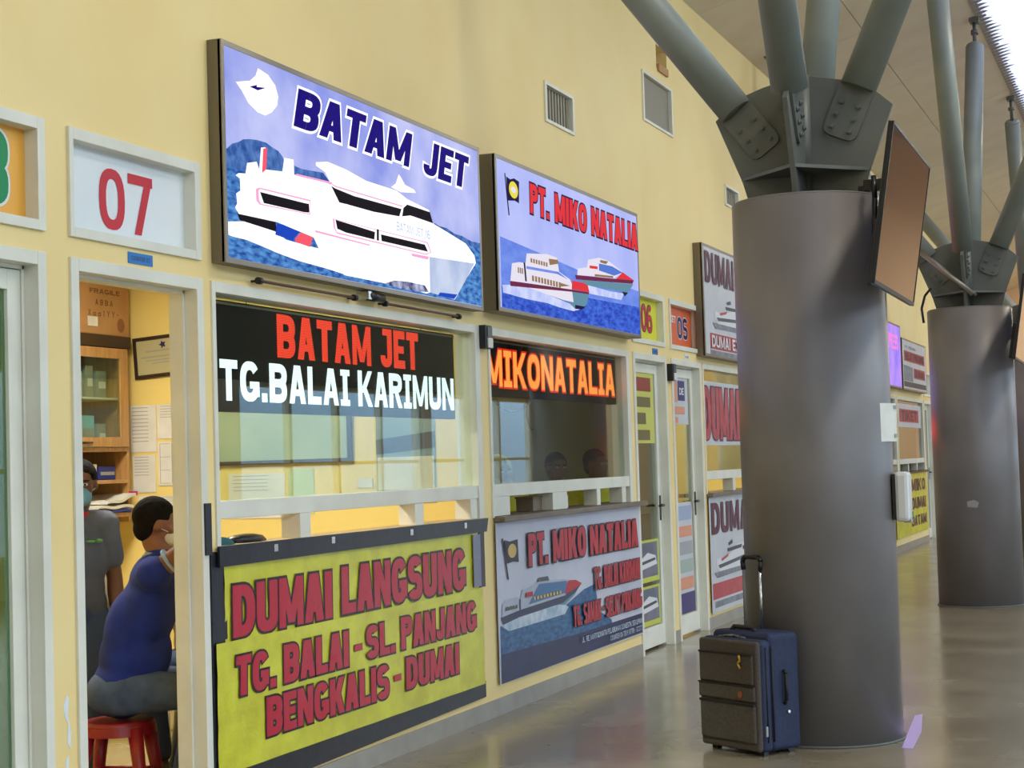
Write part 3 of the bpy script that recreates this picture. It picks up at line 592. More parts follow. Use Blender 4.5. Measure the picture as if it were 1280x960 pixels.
# distant window banners
def cloth_banner(x0, x1, z0, z1, y, label, layers, mats, texts, name='banner', grom=None, cat='banner', wob=.004):
    B = (x0, y, z0); t = thing(name, label, cat, B)
    bm = bmesh.new(); nx, nz = 24, 8; g = []
    for j in range(nz + 1):
        g.append([bm.verts.new((x0 + (x1 - x0) * i / nx, y + wob * (.5 + .5 * math.sin(i * 1.7 + j * .8) * math.sin(j * 1.3 + i * .4)), z0 + (z1 - z0) * j / nz)) for i in range(nx + 1)])
    for j in range(nz):
        for i in range(nx): f = bm.faces.new((g[j][i], g[j][i + 1], g[j + 1][i + 1], g[j + 1][i])); f.smooth = True
    local(link('cloth', bm, mats[0], t, fix=False), B)
    yb = y - .001
    if layers:
        bm = bmesh.new()
        for i, (mi, pts) in enumerate(layers): flat(bm, pts, yb - .0005 * (i + 1), mi)
        local(link('print', bm, mats, t, fix=False), B)
    yt = yb - .0005 * (len(layers) + 2)
    for (body, b4, fm, om, bold, ol, shr) in texts:
        bm = bmesh.new(); text(bm, body, *b4, yt, 0, bold=bold, outline=ol, omi=1, shear=shr); local(link('lettering', bm, [fm, om], t, fix=False), B)
    return t
# yellow DUMAI LANGSUNG banner: two overlapping vinyl pieces held by black tape
Y_v = mat('yellow_green_vinyl', hexc(216, 214, 52), .28, c2=hexc(196, 190, 34), scale=3.2, bump=.6, spec=.7, stretch=(1.6, 1, 2.2))
Y_red = mat('vinyl_crimson', hexc(186, 26, 52), .3, bump=.7, scale=3.2); Y_out = mat('vinyl_outline', hexc(34, 8, 20), .3)
cloth_banner(6.50, 9.40, .765, 1.108, -.022, 'upper yellow vinyl banner piece reading DUMAI LANGSUNG', [], [Y_v], [
    ('DUMAI', (6.555, 7.495, .785, 1.008), Y_red, Y_out, .10, .055, .02), ('LANGSUNG', (7.60, 9.18, .790, 1.018), Y_red, Y_out, .10, .055, .02)], wob=.006)
cloth_banner(6.41, 9.43, .222, .775, -.030, 'lower yellow vinyl banner piece listing TG. BALAI, SL. PANJANG, BENGKALIS, DUMAI', [], [Y_v], [
    ('TG.', (6.555, 6.91, .535, .705), Y_red, Y_out, .10, .06, .05), ('BALAI', (6.985, 7.645, .537, .708), Y_red, Y_out, .10, .06, .02), ('-', (7.71, 7.80, .60, .63), Y_red, Y_out, .10, .06, 0),
    ('SL.', (7.845, 8.185, .545, .708), Y_red, Y_out, .10, .06, .02), ('PANJANG', (8.26, 9.305, .547, .712), Y_red, Y_out, .10, .06, .02),
    ('BENGKALIS', (6.815, 8.10, .325, .495), Y_red, Y_out, .10, .06, .02), ('-', (8.16, 8.25, .395, .425), Y_red, Y_out, .10, .06, 0), ('DUMAI', (8.31, 9.03, .333, .498), Y_red, Y_out, .10, .06, .02)], wob=.006)
tf = thing('black_tape_frame', 'black tape strips framing the yellow DUMAI banner', 'tape', (6.4, 0, .14))
def tape(n, pts, y0=-.018, y1=-.002): bm = bmesh.new(); prism(bm, pts, y0, y1); return local(link(n, bm, M['blacktape'], tf), (6.4, 0, .14))
tape('top_strip', [(6.44, 1.095), (9.50, 1.10), (9.53, 1.178), (6.44, 1.183)], -.036, -.024)
tape('left_strip', [(6.395, .0), (6.52, .0), (6.52, 1.16), (6.40, 1.16)])
tape('corner_strip', [(6.358, 1.15), (6.407, 1.15), (6.407, 1.368), (6.358, 1.368)], -.020, -.013)
tape('bottom_strip', [(6.44, .10), (9.46, .142), (9.46, .235), (6.44, .24)])
tape('side_strip', [(9.42, .78), (9.50, .78), (9.50, 1.16), (9.42, 1.16)])
bm = bmesh.new(); box(bm, 9.29, 9.40, -.033, -.0285, .79, 1.09); local(link('grey_strip', bm, mat('grey_fabric_tape', hexc(130, 132, 150), .4), tf), (6.4, 0, .14))
for i, (x, z) in enumerate(((6.93, 1.150), (7.50, 1.155), (8.42, 1.148), (9.17, 1.150))):
    bm = bmesh.new(); box(bm, x - .018, x + .018, -.039, -.0362, z - .016, z + .016); local(link('clip', bm, M['chrome'], tf), (6.4, 0, .14))
# PT. MIKO NATALIA banner
Q = {k: v for k, v in zip(range(12), [mat('vinyl_pale_lilac', hexc(206, 204, 212), .38, c2=hexc(190, 192, 206), scale=1.5), mat('vinyl_sea_blue', hexc(62, 116, 158), .38, c2=hexc(36, 70, 112), scale=12, stretch=(1, 1, 3)), mat('vinyl_navy', hexc(38, 46, 88), .35, c2=hexc(32, 38, 74), scale=5),
    mat('vinyl_foam', hexc(212, 216, 222), .4, c2=hexc(150, 178, 195), scale=10), mat('vinyl_hull_slate', hexc(60, 62, 86), .4), mat('vinyl_cabin', hexc(185, 188, 198), .4, c2=hexc(168, 172, 186), scale=6), mat('vinyl_hull_blue', hexc(76, 116, 158), .4),
    mat('vinyl_brick_red', hexc(186, 46, 56), .4), mat('vinyl_black_navy', hexc(28, 24, 44), .4), mat('vinyl_gold', hexc(208, 176, 96), .4), mat('vinyl_dark_cab', hexc(90, 92, 98), .4), mat('vinyl_teal', hexc(96, 150, 160), .4)])}
QL = [Q[i] for i in range(12)]
B2 = [
 (1, [(9.71, .523), (10.3, .53), (10.933, .55), (11.3, .62), (11.56, .64), (11.60, .45), (11.9, .36), (12.0, .19), (9.71, .182)]),
 (2, [(9.72, .355), (10.5, .345), (11.095, .335), (12.665, .335), (12.665, .19), (9.71, .182)]),
 (3, [(9.739, .52), (9.949, .552), (10.588, .569), (10.862, .567), (10.966, .53), (10.891, .49), (10.415, .486), (9.853, .482)]),
 (11, [(10.6, .575), (11.05, .60), (11.2, .65), (11.1, .60), (10.9, .55)]),
 (4, [(9.72, .574), (10.073, .593), (10.903, .621), (11.256, .667), (11.12, .616), (10.862, .567), (10.04, .549), (9.754, .529)]),
 (5, [(9.737, .578), (9.75, .654), (9.87, .676), (10.036, .673), (10.048, .639), (10.101, .71), (10.275, .724), (10.373, .739), (10.587, .734), (10.9, .72), (11.14, .694), (10.904, .612), (10.043, .592)]),
 (6, [(10.319, .682), (10.404, .725), (10.948, .705), (10.954, .630), (10.202, .612)]),
 (7, [(10.966, .704), (11.129, .698), (11.256, .665), (11.048, .632), (10.887, .620)]),
 (10, [(10.373, .739), (10.391, .765), (10.573, .763), (10.597, .733)]), (4, [(10.035, .66), (10.06, .66), (10.06, .595), (10.035, .592)]),
 (8, [(9.768, 1.046), (9.788, 1.045), (9.870, .792), (9.848, .794)]), (8, [(9.805, 1.034), (9.9, 1.020), (10.036, 1.028), (10.045, .887), (9.95, .896), (9.843, .889)]), (9, disc(9.937, .962, .072, .043)),
] + winrow(9, 10.28, 10.82, .632, .652, 9) + winrow(7, 10.12, 10.30, .66, .69, 1) + winrow(10, 9.79, 9.99, .61, .632, 4)
cloth_banner(9.685, 12.675, .180, 1.140, -.018, 'white and blue banner PT. MIKO NATALIA with a speeding ferry', B2, QL, [
    ('PT.', (10.20, 10.56, .848, 1.05), Q[7], Q[8], .10, .05, 0), ('MIKO', (10.66, 11.34, .848, 1.05), Q[7], Q[8], .10, .05, 0), ('NATALIA', (11.43, 12.575, .845, 1.045), Q[7], Q[8], .10, .05, 0),
    ('TG. BALAI KARIMUN', (11.50, 12.60, .600, .752), Q[7], Q[8], .11, .05, 0), ('TG. SAMAK - SELAT PANJANG', (11.03, 12.63, .388, .527), Q[7], Q[8], .11, .05, 0),
    ('JL. RE. MARTADINATA PELABUHAN DOMESTIK SEKUPANG', (11.19, 12.64, .268, .305), Q[3], Q[3], .01, 0, 0), ('COUNTER 06 TELP. 0778 - 322724', (11.82, 12.64, .215, .250), Q[3], Q[3], .01, 0, 0)], wob=0)
# DUMAI LINE banner, door posters, red window sheet, far banner
cloth_banner(14.80, 17.85, .128, 1.160, -.018, 'white banner DUMAI LINE with a ferry, beside the near column', [(5, [(14.84, .384), (17.6, .384), (17.6, .245), (14.84, .245)]), (2, [(14.9, .225), (17.5, .225), (17.5, .17), (14.9, .17)])] + express_ship(15.0, .48, 1.0, .26), EXM,
    [('DUMAI LINE', (14.86, 17.6, .812, 1.092), P_mar, P_mar, .07, 0, 0)], wob=0)
cloth_banner(14.80, 17.5, 1.60, 2.17, .02, 'white sheet with tall red letters behind the window left of the near column', [], [P_white], [('DUMAI LINE', (14.86, 17.3, 1.65, 2.12), P_red, P_mar, .12, .03, 0)], wob=.006)
cloth_banner(25.75, 29.25, .20, 1.15, -.018, 'far yellow banner with dark red words, between the two columns', [], [Y_v], [('MIKO', (27.4, 29.0, .86, 1.05), P_mar, P_mar, .06, 0, 0), ('DUMAI', (27.4, 29.0, .58, .76), P_mar, P_mar, .06, 0, 0), ('BATAM', (27.3, 29.0, .32, .48), P_mar, P_mar, .06, 0, 0)], wob=.005)
cloth_banner(26.4, 29.1, 1.86, 2.22, .02, 'white and red sheet in the far window between the two columns', [(1, [(26.7, 2.14), (28.8, 2.14), (28.8, 1.94), (26.7, 1.94)])], [P_white, P_red], [('TIKET', (26.9, 28.6, 1.96, 2.12), P_mar, P_mar, .05, 0, 0)], wob=.005)
# stickers on door glass 06
cloth_banner(12.82, 13.46, 1.62, 2.20, .064, 'yellow-green route sheet with brown blocks on the door 06 glass', [
    (1, [(12.87, 2.14), (13.38, 2.14), (13.38, 2.03), (12.87, 2.03)]), (2, [(12.87, 1.985), (13.36, 1.985), (13.36, 1.905), (12.87, 1.905)]), (2, [(12.90, 1.86), (13.22, 1.86), (13.22, 1.77), (12.90, 1.77)]), (2, [(12.87, 1.725), (13.32, 1.725), (13.32, 1.645), (12.87, 1.645)])],
    [mat('sheet_lime', hexc(206, 206, 96), .4), mat('sheet_rust', hexc(150, 66, 50), .5), mat('sheet_brown', hexc(120, 106, 62), .5)], [], name='poster', cat='poster', wob=0)
def ferry_card(x0, x1, z0, z1, y, label):
    cloth_banner(x0, x1, z0, z1, y, label, [(1, [(x0 + .04, z0 + .04), (x1 - .04, z0 + .04), (x1 - .04, z1 - .02), (x0 + .04, z1 - .02)]), (2, [(x0 + .08, z0 + .10), (x1 - .06, z0 + .13), (x1 - .10, z0 + .20), (x0 + .3, z0 + .23), (x0 + .1, z0 + .18)]), (3, [(x0 + .12, z0 + .14), (x1 - .1, z0 + .165), (x1 - .12, z0 + .185), (x0 + .14, z0 + .165)])],
        [mat('card_lime', hexc(200, 206, 80), .4), mat('card_mauve', hexc(122, 118, 132), .4, c2=hexc(92, 98, 116), scale=6), P_hull, P_dark], [], name='poster', cat='poster', wob=0)
ferry_card(12.84, 13.46, .53, .86, .064, 'ferry picture card in the middle of the door 06 glass')
ferry_card(12.84, 13.46, .19, .50, .064, 'ferry picture card at the bottom of the door 06 glass')
NV = mat('sheet_navy', hexc(62, 50, 110), .45); ORS = mat('sheet_orange', hexc(222, 150, 118), .45)
cloth_banner(13.92, 14.52, 1.78, 2.20, .064, 'orange, white and navy price sheet on the door 05 glass', [(1, [(13.93, 2.14), (14.18, 2.14), (14.18, 1.965), (13.93, 1.965)]), (2, [(14.20, 2.15), (14.42, 2.15), (14.42, 1.98), (14.20, 1.98)]), (1, [(13.93, 1.93), (14.40, 1.93), (14.40, 1.865), (13.93, 1.865)]), (1, [(13.95, 1.84), (14.18, 1.84), (14.18, 1.79), (13.95, 1.79)])],
    [P_white, ORS, NV], [('DE', (14.24, 14.38, 2.03, 2.09), WHITE, WHITE, .03, 0, 0)], name='poster', cat='poster', wob=0)
cloth_banner(13.92, 14.53, .19, 1.12, .064, 'tall striped timetable sheet low on the door 05 glass', [(3, [(13.95, 1.09), (14.5, 1.09), (14.5, .97), (13.95, .97)]), (1, [(13.95, .92), (14.5, .92), (14.5, .83), (13.95, .83)]), (4, [(13.95, .79), (14.5, .79), (14.5, .68), (13.95, .68)]), (5, [(13.95, .64), (14.5, .64), (14.5, .53), (13.95, .53)]), (1, [(13.95, .49), (14.5, .49), (14.5, .39), (13.95, .39)]), (2, [(13.92, .36), (14.53, .36), (14.53, .19), (13.92, .19)])],
    [P_white, ORS, NV, mat('sheet_sky', hexc(160, 172, 198), .45), mat('sheet_ash', hexc(165, 165, 168), .45), mat('sheet_sage', hexc(165, 180, 166), .45)], [], name='poster', cat='poster', wob=0)

# ================================================================== WALL FITTINGS
for i, (x0, x1, z0, z1) in enumerate(VENTS):
    lab = ['small grey louvred vent, leftmost of three in the yellow wall', 'grey square vent, middle one and largest, left of the grey strut', 'small vent beside the top of the near column'][i]
    t = thing('wall_vent', lab, 'vent', (x0, 0, z0), group=None); B = (x0, 0, z0); c = .035
    bm = bmesh.new(); box(bm, x0, x0 + c, -.012, .05, z0, z1); box(bm, x1 - c, x1, -.012, .05, z0, z1); box(bm, x0 + c, x1 - c, -.012, .05, z0, z0 + c * .6); box(bm, x0 + c, x1 - c, -.012, .05, z1 - c * .6, z1); local(link('frame', bm, M['white_frame'], t), B)
    bx_o = bmesh.new(); box(bx_o, x0, x1, .085, .1, z0, z1); local(link('backing', bx_o, M['steel_dark'], t), B)
    n = 9
    for k in range(n):
        bm = bmesh.new(); xx = x0 + c + (x1 - x0 - 2 * c) * (k + .15) / n; ww = (x1 - x0 - 2 * c) / n * .62
        if i == 1:
            zz = z0 + .02 + (z1 - z0 - .04) * (k + .1) / n; box(bm, x0 + c, x1 - c, .02, .055, zz, zz + (z1 - z0) / n * .93)
        else: box(bm, xx, xx + ww, .02, .06, z0 + .02, z1 - .02)
        local(link('slat', bm, mat('slat', hexc(140, 132, 112), .5) if k == 0 and i == 0 else bpy.data.materials['slat'], t), B)
bx('broken_pipe_sleeve', 13.68, 13.96, -.02, .10, 4.68, 4.74, M['cardboard']).name = 'pipe_sleeve'
tag(bpy.data.objects['pipe_sleeve'], 'ragged patch of rough plaster in a hole above the middle vent', 'patch')
tag(bx('hole_backing', 13.64, 14.0, .10, .115, 4.68, 4.92, mat('rough_plaster', hexc(170, 150, 110), .9)), 'beige backing inside the hole above the middle vent', 'patch')
def rod(x0, x1, z, label):
    t = thing('roller_rod', label, 'rod', (x0, 0, z)); B = (x0, 0, z)
    bm = bmesh.new(); tube(bm, (x0, -.04, z), (x1, -.04, z), .007); local(link('rod', bm, mat('rust_brown_metal', hexc(96, 62, 44), .5) if 'rust_brown_metal' not in bpy.data.materials else bpy.data.materials['rust_brown_metal'], t), B)
    for xx in (x0, x1):
        bm = bmesh.new(); tube(bm, (xx - .015, -.04, z), (xx + .015, -.04, z), .016); tube(bm, (xx, -.04, z), (xx, 0, z), .006); local(link('end_knob', bm, M['black'], t), B)
rod(6.83, 7.80, 2.345, 'left thin brown rod above the BATAM JET counter window'); rod(8.16, 9.15, 2.343, 'right thin brown rod above the BATAM JET counter window')
t = thing('door_sensor', 'small black and silver device between the two brown rods', 'sensor', (7.95, 0, 2.36)); bm = bmesh.new(); tube(bm, (7.93, -.05, 2.365), (8.10, -.05, 2.363), .024); local(link('body', bm, M['black'], t), (7.95, 0, 2.36)); bm = bmesh.new(); box(bm, 7.90, 7.935, -.07, 0, 2.345, 2.385); local(link('bracket', bm, M['chrome'], t), (7.95, 0, 2.36))
for (x, z, lab) in ((9.535, 2.305, 'black and grey alarm box at the top corner between the two counter windows'), (13.655, 2.25, 'black and grey alarm box between doors 06 and 05')):
    t = thing('alarm_box', lab, 'alarm box', (x, 0, z - .125)); B = (x, 0, z - .125)
    bm = bmesh.new(); box(bm, x, x + .105, -.05, 0, z - .125, z + .015); local(link('body', bm, M['black'], t, .004), B)
    bm = bmesh.new(); box(bm, x + .028, x + .10, -.055, -.05, z - .055, z + .005); local(link('grille', bm, M['steel_dark'], t), B)
    bm = bmesh.new(); box(bm, x + .025, x + .102, -.060, -.05, z - .12, z - .06); local(link('lens', bm, M['paper'], t, .004), B)

# ================================================================== COLUMNS with branching struts
bolt_bm = bmesh.new(); tube(bolt_bm, (0, 0, 0), (0, -.012, 0), .014, n=6); tube(bolt_bm, (0, -.012, 0), (0, -.02, 0), .008, n=6)
bolt_me = bpy.data.meshes.new('bolt'); bolt_bm.to_mesh(bolt_me); bolt_bm.free(); bolt_me.materials.append(M['steel_dark'])
CY = -2.04
def strut_axis(s, slope, r0, z0): return lambda z: r0 + slope * (z - z0)
def column(cx, label, detail=True):
    t = thing('branching_column', label, 'column', (cx, CY, 0))
    bm = bmesh.new(); tube(bm, (0, 0, 0), (0, 0, 2.84), .40, n=96); tube(bm, (0, 0, 2.84), (0, 0, 2.852), .40, .385, n=96); link('shaft', bm, M['column'], t)
    bm = bmesh.new(); tube(bm, (0, 0, 0), (0, 0, .012), .412, n=96); link('base_ring', bm, M['steel_dark'], t)
    # four fins in a cross
    prof = [(.0, 2.852), (.305, 2.852), (.345, 2.99), (.48, 3.33), (.36, 3.44), (.21, 3.49), (.03, 3.53), (0, 3.53)]
    for k, ang in enumerate((90, 180, 270, 0)):       # towards the wall, towards the viewer, away from the wall, down the hall
        bm = bmesh.new(); prism(bm, prof, -.014, .014); o = link('fin', bm, M['steel_dark'], t, .002); o.rotation_euler = (0, 0, math.radians(ang))
    bm = bmesh.new(); tube(bm, (0, 0, 2.852), (0, 0, 3.53), .045, n=12); link('core_post', bm, M['steel_dark'], t)
    # ring plate: square with its corners on the fins
    bm = bmesh.new(); R_ = .35; pts = [(R_, 0), (0, R_), (-R_, 0), (0, -R_)]
    a = [bm.verts.new((x, y, 2.99)) for x, y in pts]; b = [bm.verts.new((x, y, 3.008)) for x, y in pts]; bm.faces.new(a[::-1]); bm.faces.new(b)
    for i in range(4): bm.faces.new((a[i], a[(i + 1) % 4], b[(i + 1) % 4], b[i]))
    link('stiffener_plate', bm, M['steel_dark'], t)
    # struts (direction, radius at z0, z0, slope, top z)
    for ang, r0, z0, sl, zt in ((90, .36, 3.37, .74, 5.28), (270, .30, 3.44, .44, 6.20), (180, .34, 3.40, .57, 5.78), (0, .34, 3.40, .57, 5.78)):
        a = math.radians(ang); d = Vector((math.cos(a), math.sin(a), 0)); ax = (d * sl + Vector((0, 0, 1))).normalized()
        p0 = d * r0 + Vector((0, 0, z0)); L = (zt - z0) / ax.z; p1 = p0 + ax * L
        bm = bmesh.new(); tube(bm, p0, p1, .097, n=28); tube(bm, p1, p1 + ax * .03, .097, .07, n=28)
        s = link('strut', bm, M['steel_light'], t)
        zr = roofz(CY + p1.y); bm = bmesh.new(); q = p1 + ax * .02
        q2 = Vector((q.x + ax.x * .12, q.y + ax.y * .12, max(q.z + .1, zr - .02)))
        tube(bm, q, q2, .022, n=10); tube(bm, q + (q2 - q) * .45, q + (q2 - q) * .6, .04, n=10); box(bm, q2.x - .08, q2.x + .08, q2.y - .05, q2.y + .05, q2.z - .03, q2.z + .02)
        link('roof_pin', bm, M['steel_dark'], s)
        # splice plates either side of the fin, rounded inner end, six bolts each
        side = Vector((-math.sin(a), math.cos(a), 0)); c = p0 - ax * .14; across = side.cross(ax)
        for sg in (1, -1):
            bm = bmesh.new(); out = []
            for (u, v) in [(-.095, .15), (-.095, -.10)] + [(-.095 + .045 - .045 * math.cos(w), -.10 - .045 * math.sin(w)) for w in (PI / 6, PI / 3, PI / 2)] + [(.095 - .045 + .045 * math.sin(w), -.10 - .045 * math.cos(w)) for w in (0, PI / 6, PI / 3, PI / 2)] + [(.095, .15)]:
                out.append(c + across * u + ax * v)
            A = [bm.verts.new(p + side * sg * .015) for p in out]; Bv = [bm.verts.new(p + side * sg * .030) for p in out]; bm.faces.new(A); bm.faces.new(Bv[::-1])
            for i in range(len(out)): bm.faces.new((A[i], Bv[i], Bv[(i + 1) % len(out)], A[(i + 1) % len(out)]))
            sp_ = link('splice_plate', bm, M['steel_dark'], s)
            if detail:
                for (u, v) in ((-.05, .04), (.05, .04), (-.05, -.03), (.05, -.03), (-.05, -.10), (.05, -.10)):
                    b_ = bpy.data.objects.new('bolt', bolt_me); COL.objects.link(b_); b_.parent = s
                    b_.location = c + across * u + ax * v + side * sg * .03
                    b_.rotation_euler = (0, 0, math.atan2((side * sg).y, (side * sg).x) + PI / 2)
    return t
column(9.25, 'nearest round grey steel column with branching struts, suitcase at its foot')
column(17.29, 'second round grey column with branching struts, near the right edge')
column(25.34, 'third round grey column, mostly hidden behind the second', False)
column(33.39, 'fourth grey column, farthest and hidden behind the others', False)

# ------------------------------------------------------------------ screens on the columns
SCR = mat('glossy_dark_screen', hexc(84, 66, 74), .05, spec=1.0, coat=1)
def tv(cx, label):
    t = thing('television', label, 'television', (cx, -2.564, 2.694)); t.rotation_euler = (.158, 0, .012)
    w, h = 1.49, .785
    bm = bmesh.new(); box(bm, -w / 2, w / 2, -.002, .02, -h / 2, h / 2); link('casing', bm, M['black'], t, .004)
    bm = bmesh.new(); box(bm, -w / 2, -w / 2 + .012, -.008, 0, -h / 2, h / 2); box(bm, w / 2 - .012, w / 2, -.008, 0, -h / 2, h / 2); box(bm, -w / 2, w / 2, -.008, 0, h / 2 - .012, h / 2); box(bm, -w / 2, w / 2, -.008, 0, -h / 2, -h / 2 + .02); link('bezel', bm, M['black'], t)
    bm = bmesh.new(); box(bm, -w / 2 + .012, w / 2 - .012, -.005, -.002, -h / 2 + .02, h / 2 - .012); link('screen', bm, SCR, t)
    bm = bmesh.new(); box(bm, -.28, .28, .03, .05, -.2, .2); box(bm, -.45, -.40, .03, .075, -.38, -.05); link('back_housing', bm, M['black'], t, .004)
    bm = bmesh.new(); box(bm, -.05, .05, .05, .10, -.1, .1); link('wall_bracket', bm, M['steel_dark'], t)
    return t
tv(9.125, 'flat television tilted down on the right side of the nearest column')
tv(17.165, 'second flat television on the second column, cut by the right edge')
bm = bmesh.new(); path(bm, [(9.0, -2.44, 2.92), (8.98, -2.445, 2.80), (8.97, -2.44, 2.6), (9.0, -2.445, 2.45), (9.06, -2.46, 2.36)], .014, n=8); tag(link('cable', bm, M['black']), 'black cable loop down the nearest column behind the television', 'cable')
bm = bmesh.new(); box(bm, 9.16, 9.22, -2.47, -2.36, 2.87, 2.93); box(bm, 9.17, 9.21, -2.37, -2.33, 2.84, 2.90); tag(link('junction_box', bm, M['black'], None, .003), 'small black box on top of the nearest column behind the television', 'box')
# hand gel dispenser and paper notice
def on_column(cx, deg, r): a = math.radians(deg); return Vector((cx + r * math.cos(a), CY + r * math.sin(a), 0))
DA = -92
p = on_column(9.25, DA, .405)
t = thing('gel_dispenser', 'white hand gel dispenser low on the right side of the nearest column', 'dispenser', (p.x, p.y, 1.13), math.radians(DA + 90))
bm = bmesh.new(); prism(bm, [(-.06, 0), (.06, 0), (.06, .26), (-.06, .26)], -.085, -.012); link('cover', bm, mat('gloss_white_plastic', hexc(214, 214, 210), .2), t, .02)
bm = bmesh.new(); box(bm, -.055, .055, -.015, .0, .01, .25); link('backplate', bm, M['black'], t)
bm = bmesh.new(); box(bm, -.03, .03, -.088, -.05, -.006, .012); link('push_lever', bm, M['papergrey'], t)
bm = bmesh.new(); box(bm, .03, .05, -.0875, -.084, .02, .05); link('badge', bm, GREEN, t)
p = on_column(9.25, -98, .403); t = thing('paper_notice', 'white paper notice taped to the nearest column above the dispenser', 'paper', (p.x, p.y, 1.55), math.radians(-98 + 90))
bm = bmesh.new(); N = 8
g = [[bm.verts.new((-.10 + .20 * i / N, -.004 + (.02 * (abs(i / N - .5) * 2) ** 2 if i < N / 2 else -.012 * (i / N - .5)), .2 * j)) for i in range(N + 1)] for j in (0, 1)]
for i in range(N): bm.faces.new((g[0][i], g[0][i + 1], g[1][i + 1], g[1][i]))
link('sheet', bm, M['paper'], t, fix=False)
for zz in (.02, .17):
    bm = bmesh.new(); box(bm, .06, .10, -.013, -.010, zz, zz + .02); link('tape', bm, M['papergrey'], t)
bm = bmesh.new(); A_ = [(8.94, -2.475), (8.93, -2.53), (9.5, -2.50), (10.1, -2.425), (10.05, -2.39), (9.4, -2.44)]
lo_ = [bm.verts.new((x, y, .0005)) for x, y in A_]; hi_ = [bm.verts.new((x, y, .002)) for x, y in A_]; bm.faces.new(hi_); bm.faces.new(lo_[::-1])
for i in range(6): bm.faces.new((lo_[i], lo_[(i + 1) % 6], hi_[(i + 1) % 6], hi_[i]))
tag(link('floor_reflection', bm, mat('lilac_reflection', hexc(196, 176, 240), .3)), 'short lilac strip painted as a reflection on the floor right of the nearest column', 'tape')  # flat coloured strip in place of a sign's reflection on the floor
# conduit across the second column head, round cable, faded patch
bm = bmesh.new(); tube(bm, (16.9, -1.62, 3.42), (16.9, -2.12, 2.96), .022, n=10); tube(bm, (16.9, -1.66, 3.40), (16.9, -2.15, 2.95), .012, n=8); tag(link('conduit', bm, M['signedge']), 'pale conduit slanting across the head of the second column', 'pipe')
bm = bmesh.new(); path(bm, [(17.0, -1.72, 3.05), (17.0, -1.66, 2.98), (17.0, -1.625, 2.86), (17.0, -1.64, 2.72)], .012); tag(link('cable', bm, M['black']), 'black cable curling over the left rim of the second column', 'cable')
p = on_column(17.29, -180, .402); bm = bmesh.new(); prism(bm, [(-.05, 0), (.04, -.01), (.055, .04), (.01, .065), (-.055, .05)], -.004, -.001); o = link('sticker', bm, mat('faded_patch', hexc(150, 148, 144), .5)); o.location = (p.x, p.y, .95); o.rotation_euler = (0, 0, -PI / 2); tag(o, 'faded pale patch on the second column at knee height', 'sticker')

# ================================================================== SUITCASE
S = thing('suitcase', 'upright two-tone suitcase, grey-brown front and navy sides, leaning handle raised', 'suitcase', (8.791, -1.483, 0), math.radians(-124.8))
S['label'] = 'upright suitcase with grey-brown front, navy sides and raised handle, by the column'
SN = mat('navy_nylon', hexc(34, 46, 78), .7, c2=hexc(28, 38, 66), scale=60, bump=.1); SG = mat('grey_brown_canvas', hexc(84, 76, 70), .85, c2=hexc(72, 65, 60), scale=90, bump=.15); SD = mat('dark_trim', hexc(24, 22, 28), .6)
def rbox(name, x0, x1, y0, y1, z0, z1, m, par, bev): o = bx(name, x0, x1, y0, y1, z0, z1, m, par, bev); o.modifiers['bevel'].segments = 4; return o
w = .45
rbox('main_body', .008, w - .008, .075, .285, .018, .605, SN, S, .03)
rbox('front_section', .0, w, .012, .085, .02, .575, SN, S, .025)
rbox('front_panel', .004, w - .004, -.012, .022, .024, .57, SG, S, .022)
po = rbox('upper_pocket', .02, w - .03, -.024, -.004, .355, .505, SG, S, .008); bx('zip', .02, w - .03, -.027, -.02, .497, .507, SD, po)
po = rbox('middle_flap', .012, w - .02, -.026, -.004, .272, .345, SG, S, .008); bx('piping', .012, w - .02, -.029, -.02, .343, .350, SD, po)
bm = bmesh.new(); tube(bm, (.335, -.027, .305), (.335, -.032, .305), .017, n=16); link('leather_badge', bm, mat('tan_leather', hexc(150, 84, 56), .5), S)
po = rbox('lower_pocket', .02, w - .02, -.028, -.004, .065, .255, SG, S, .012); bx('zip', .02, w - .02, -.03, -.02, .249, .262, SD, po)
bm = bmesh.new(); path(bm, [(.335, -.03, .50), (.345, -.034, .475), (.33, -.034, .46), (.345, -.034, .435)], .006); link('zip_puller', bm, mat('brass_puller', hexc(196, 160, 60), .35, metal=.4), S)
bm = bmesh.new(); path(bm, [(w + .001, .045, .07), (w + .001, .045, .54)], .004); path(bm, [(w + .001, .085, .07), (w + .001, .085, .54)], .005); link('side_zip', bm, SD, S)
bm = bmesh.new(); path(bm, [(w - .004, .17, .25), (w + .008, .17, .27), (w + .008, .17, .40), (w - .004, .17, .42)], .009); link('side_handle', bm, SD, S)
bm = bmesh.new(); tube(bm, (w - .01, .19, .21), (w + .004, .19, .21), .008, n=8); link('side_stud', bm, M['chrome'], S)
bm = bmesh.new(); box(bm, w - .002, w + .004, .03, .042, .10, .15); link('zip_tab', bm, M['papergrey'], S)
bm = bmesh.new(); path(bm, [(.12, .12, .60), (.14, .12, .622), (.28, .12, .622), (.30, .12, .60)], .012); link('top_handle', bm, SD, S)
bm = bmesh.new(); path(bm, [(.10, .05, .575), (.16, .04, .582), (.2, .06, .585), (.26, .045, .58), (.3, .05, .577)], .006); link('top_zip', bm, M['steel_dark'], S)
for x in (.10, .225):
    bm = bmesh.new(); tube(bm, (x, .235, .60), (x, .235, .915), .008, n=10); link('handle_tube', bm, M['chrome'] if x > .2 else M['steel'], S)
bm = bmesh.new(); path(bm, [(.10, .235, .905), (.093, .235, .95), (.11, .235, .972), (.215, .235, .972), (.232, .235, .95), (.225, .235, .905)], .013, n=10); link('pull_grip', bm, M['black'], S)
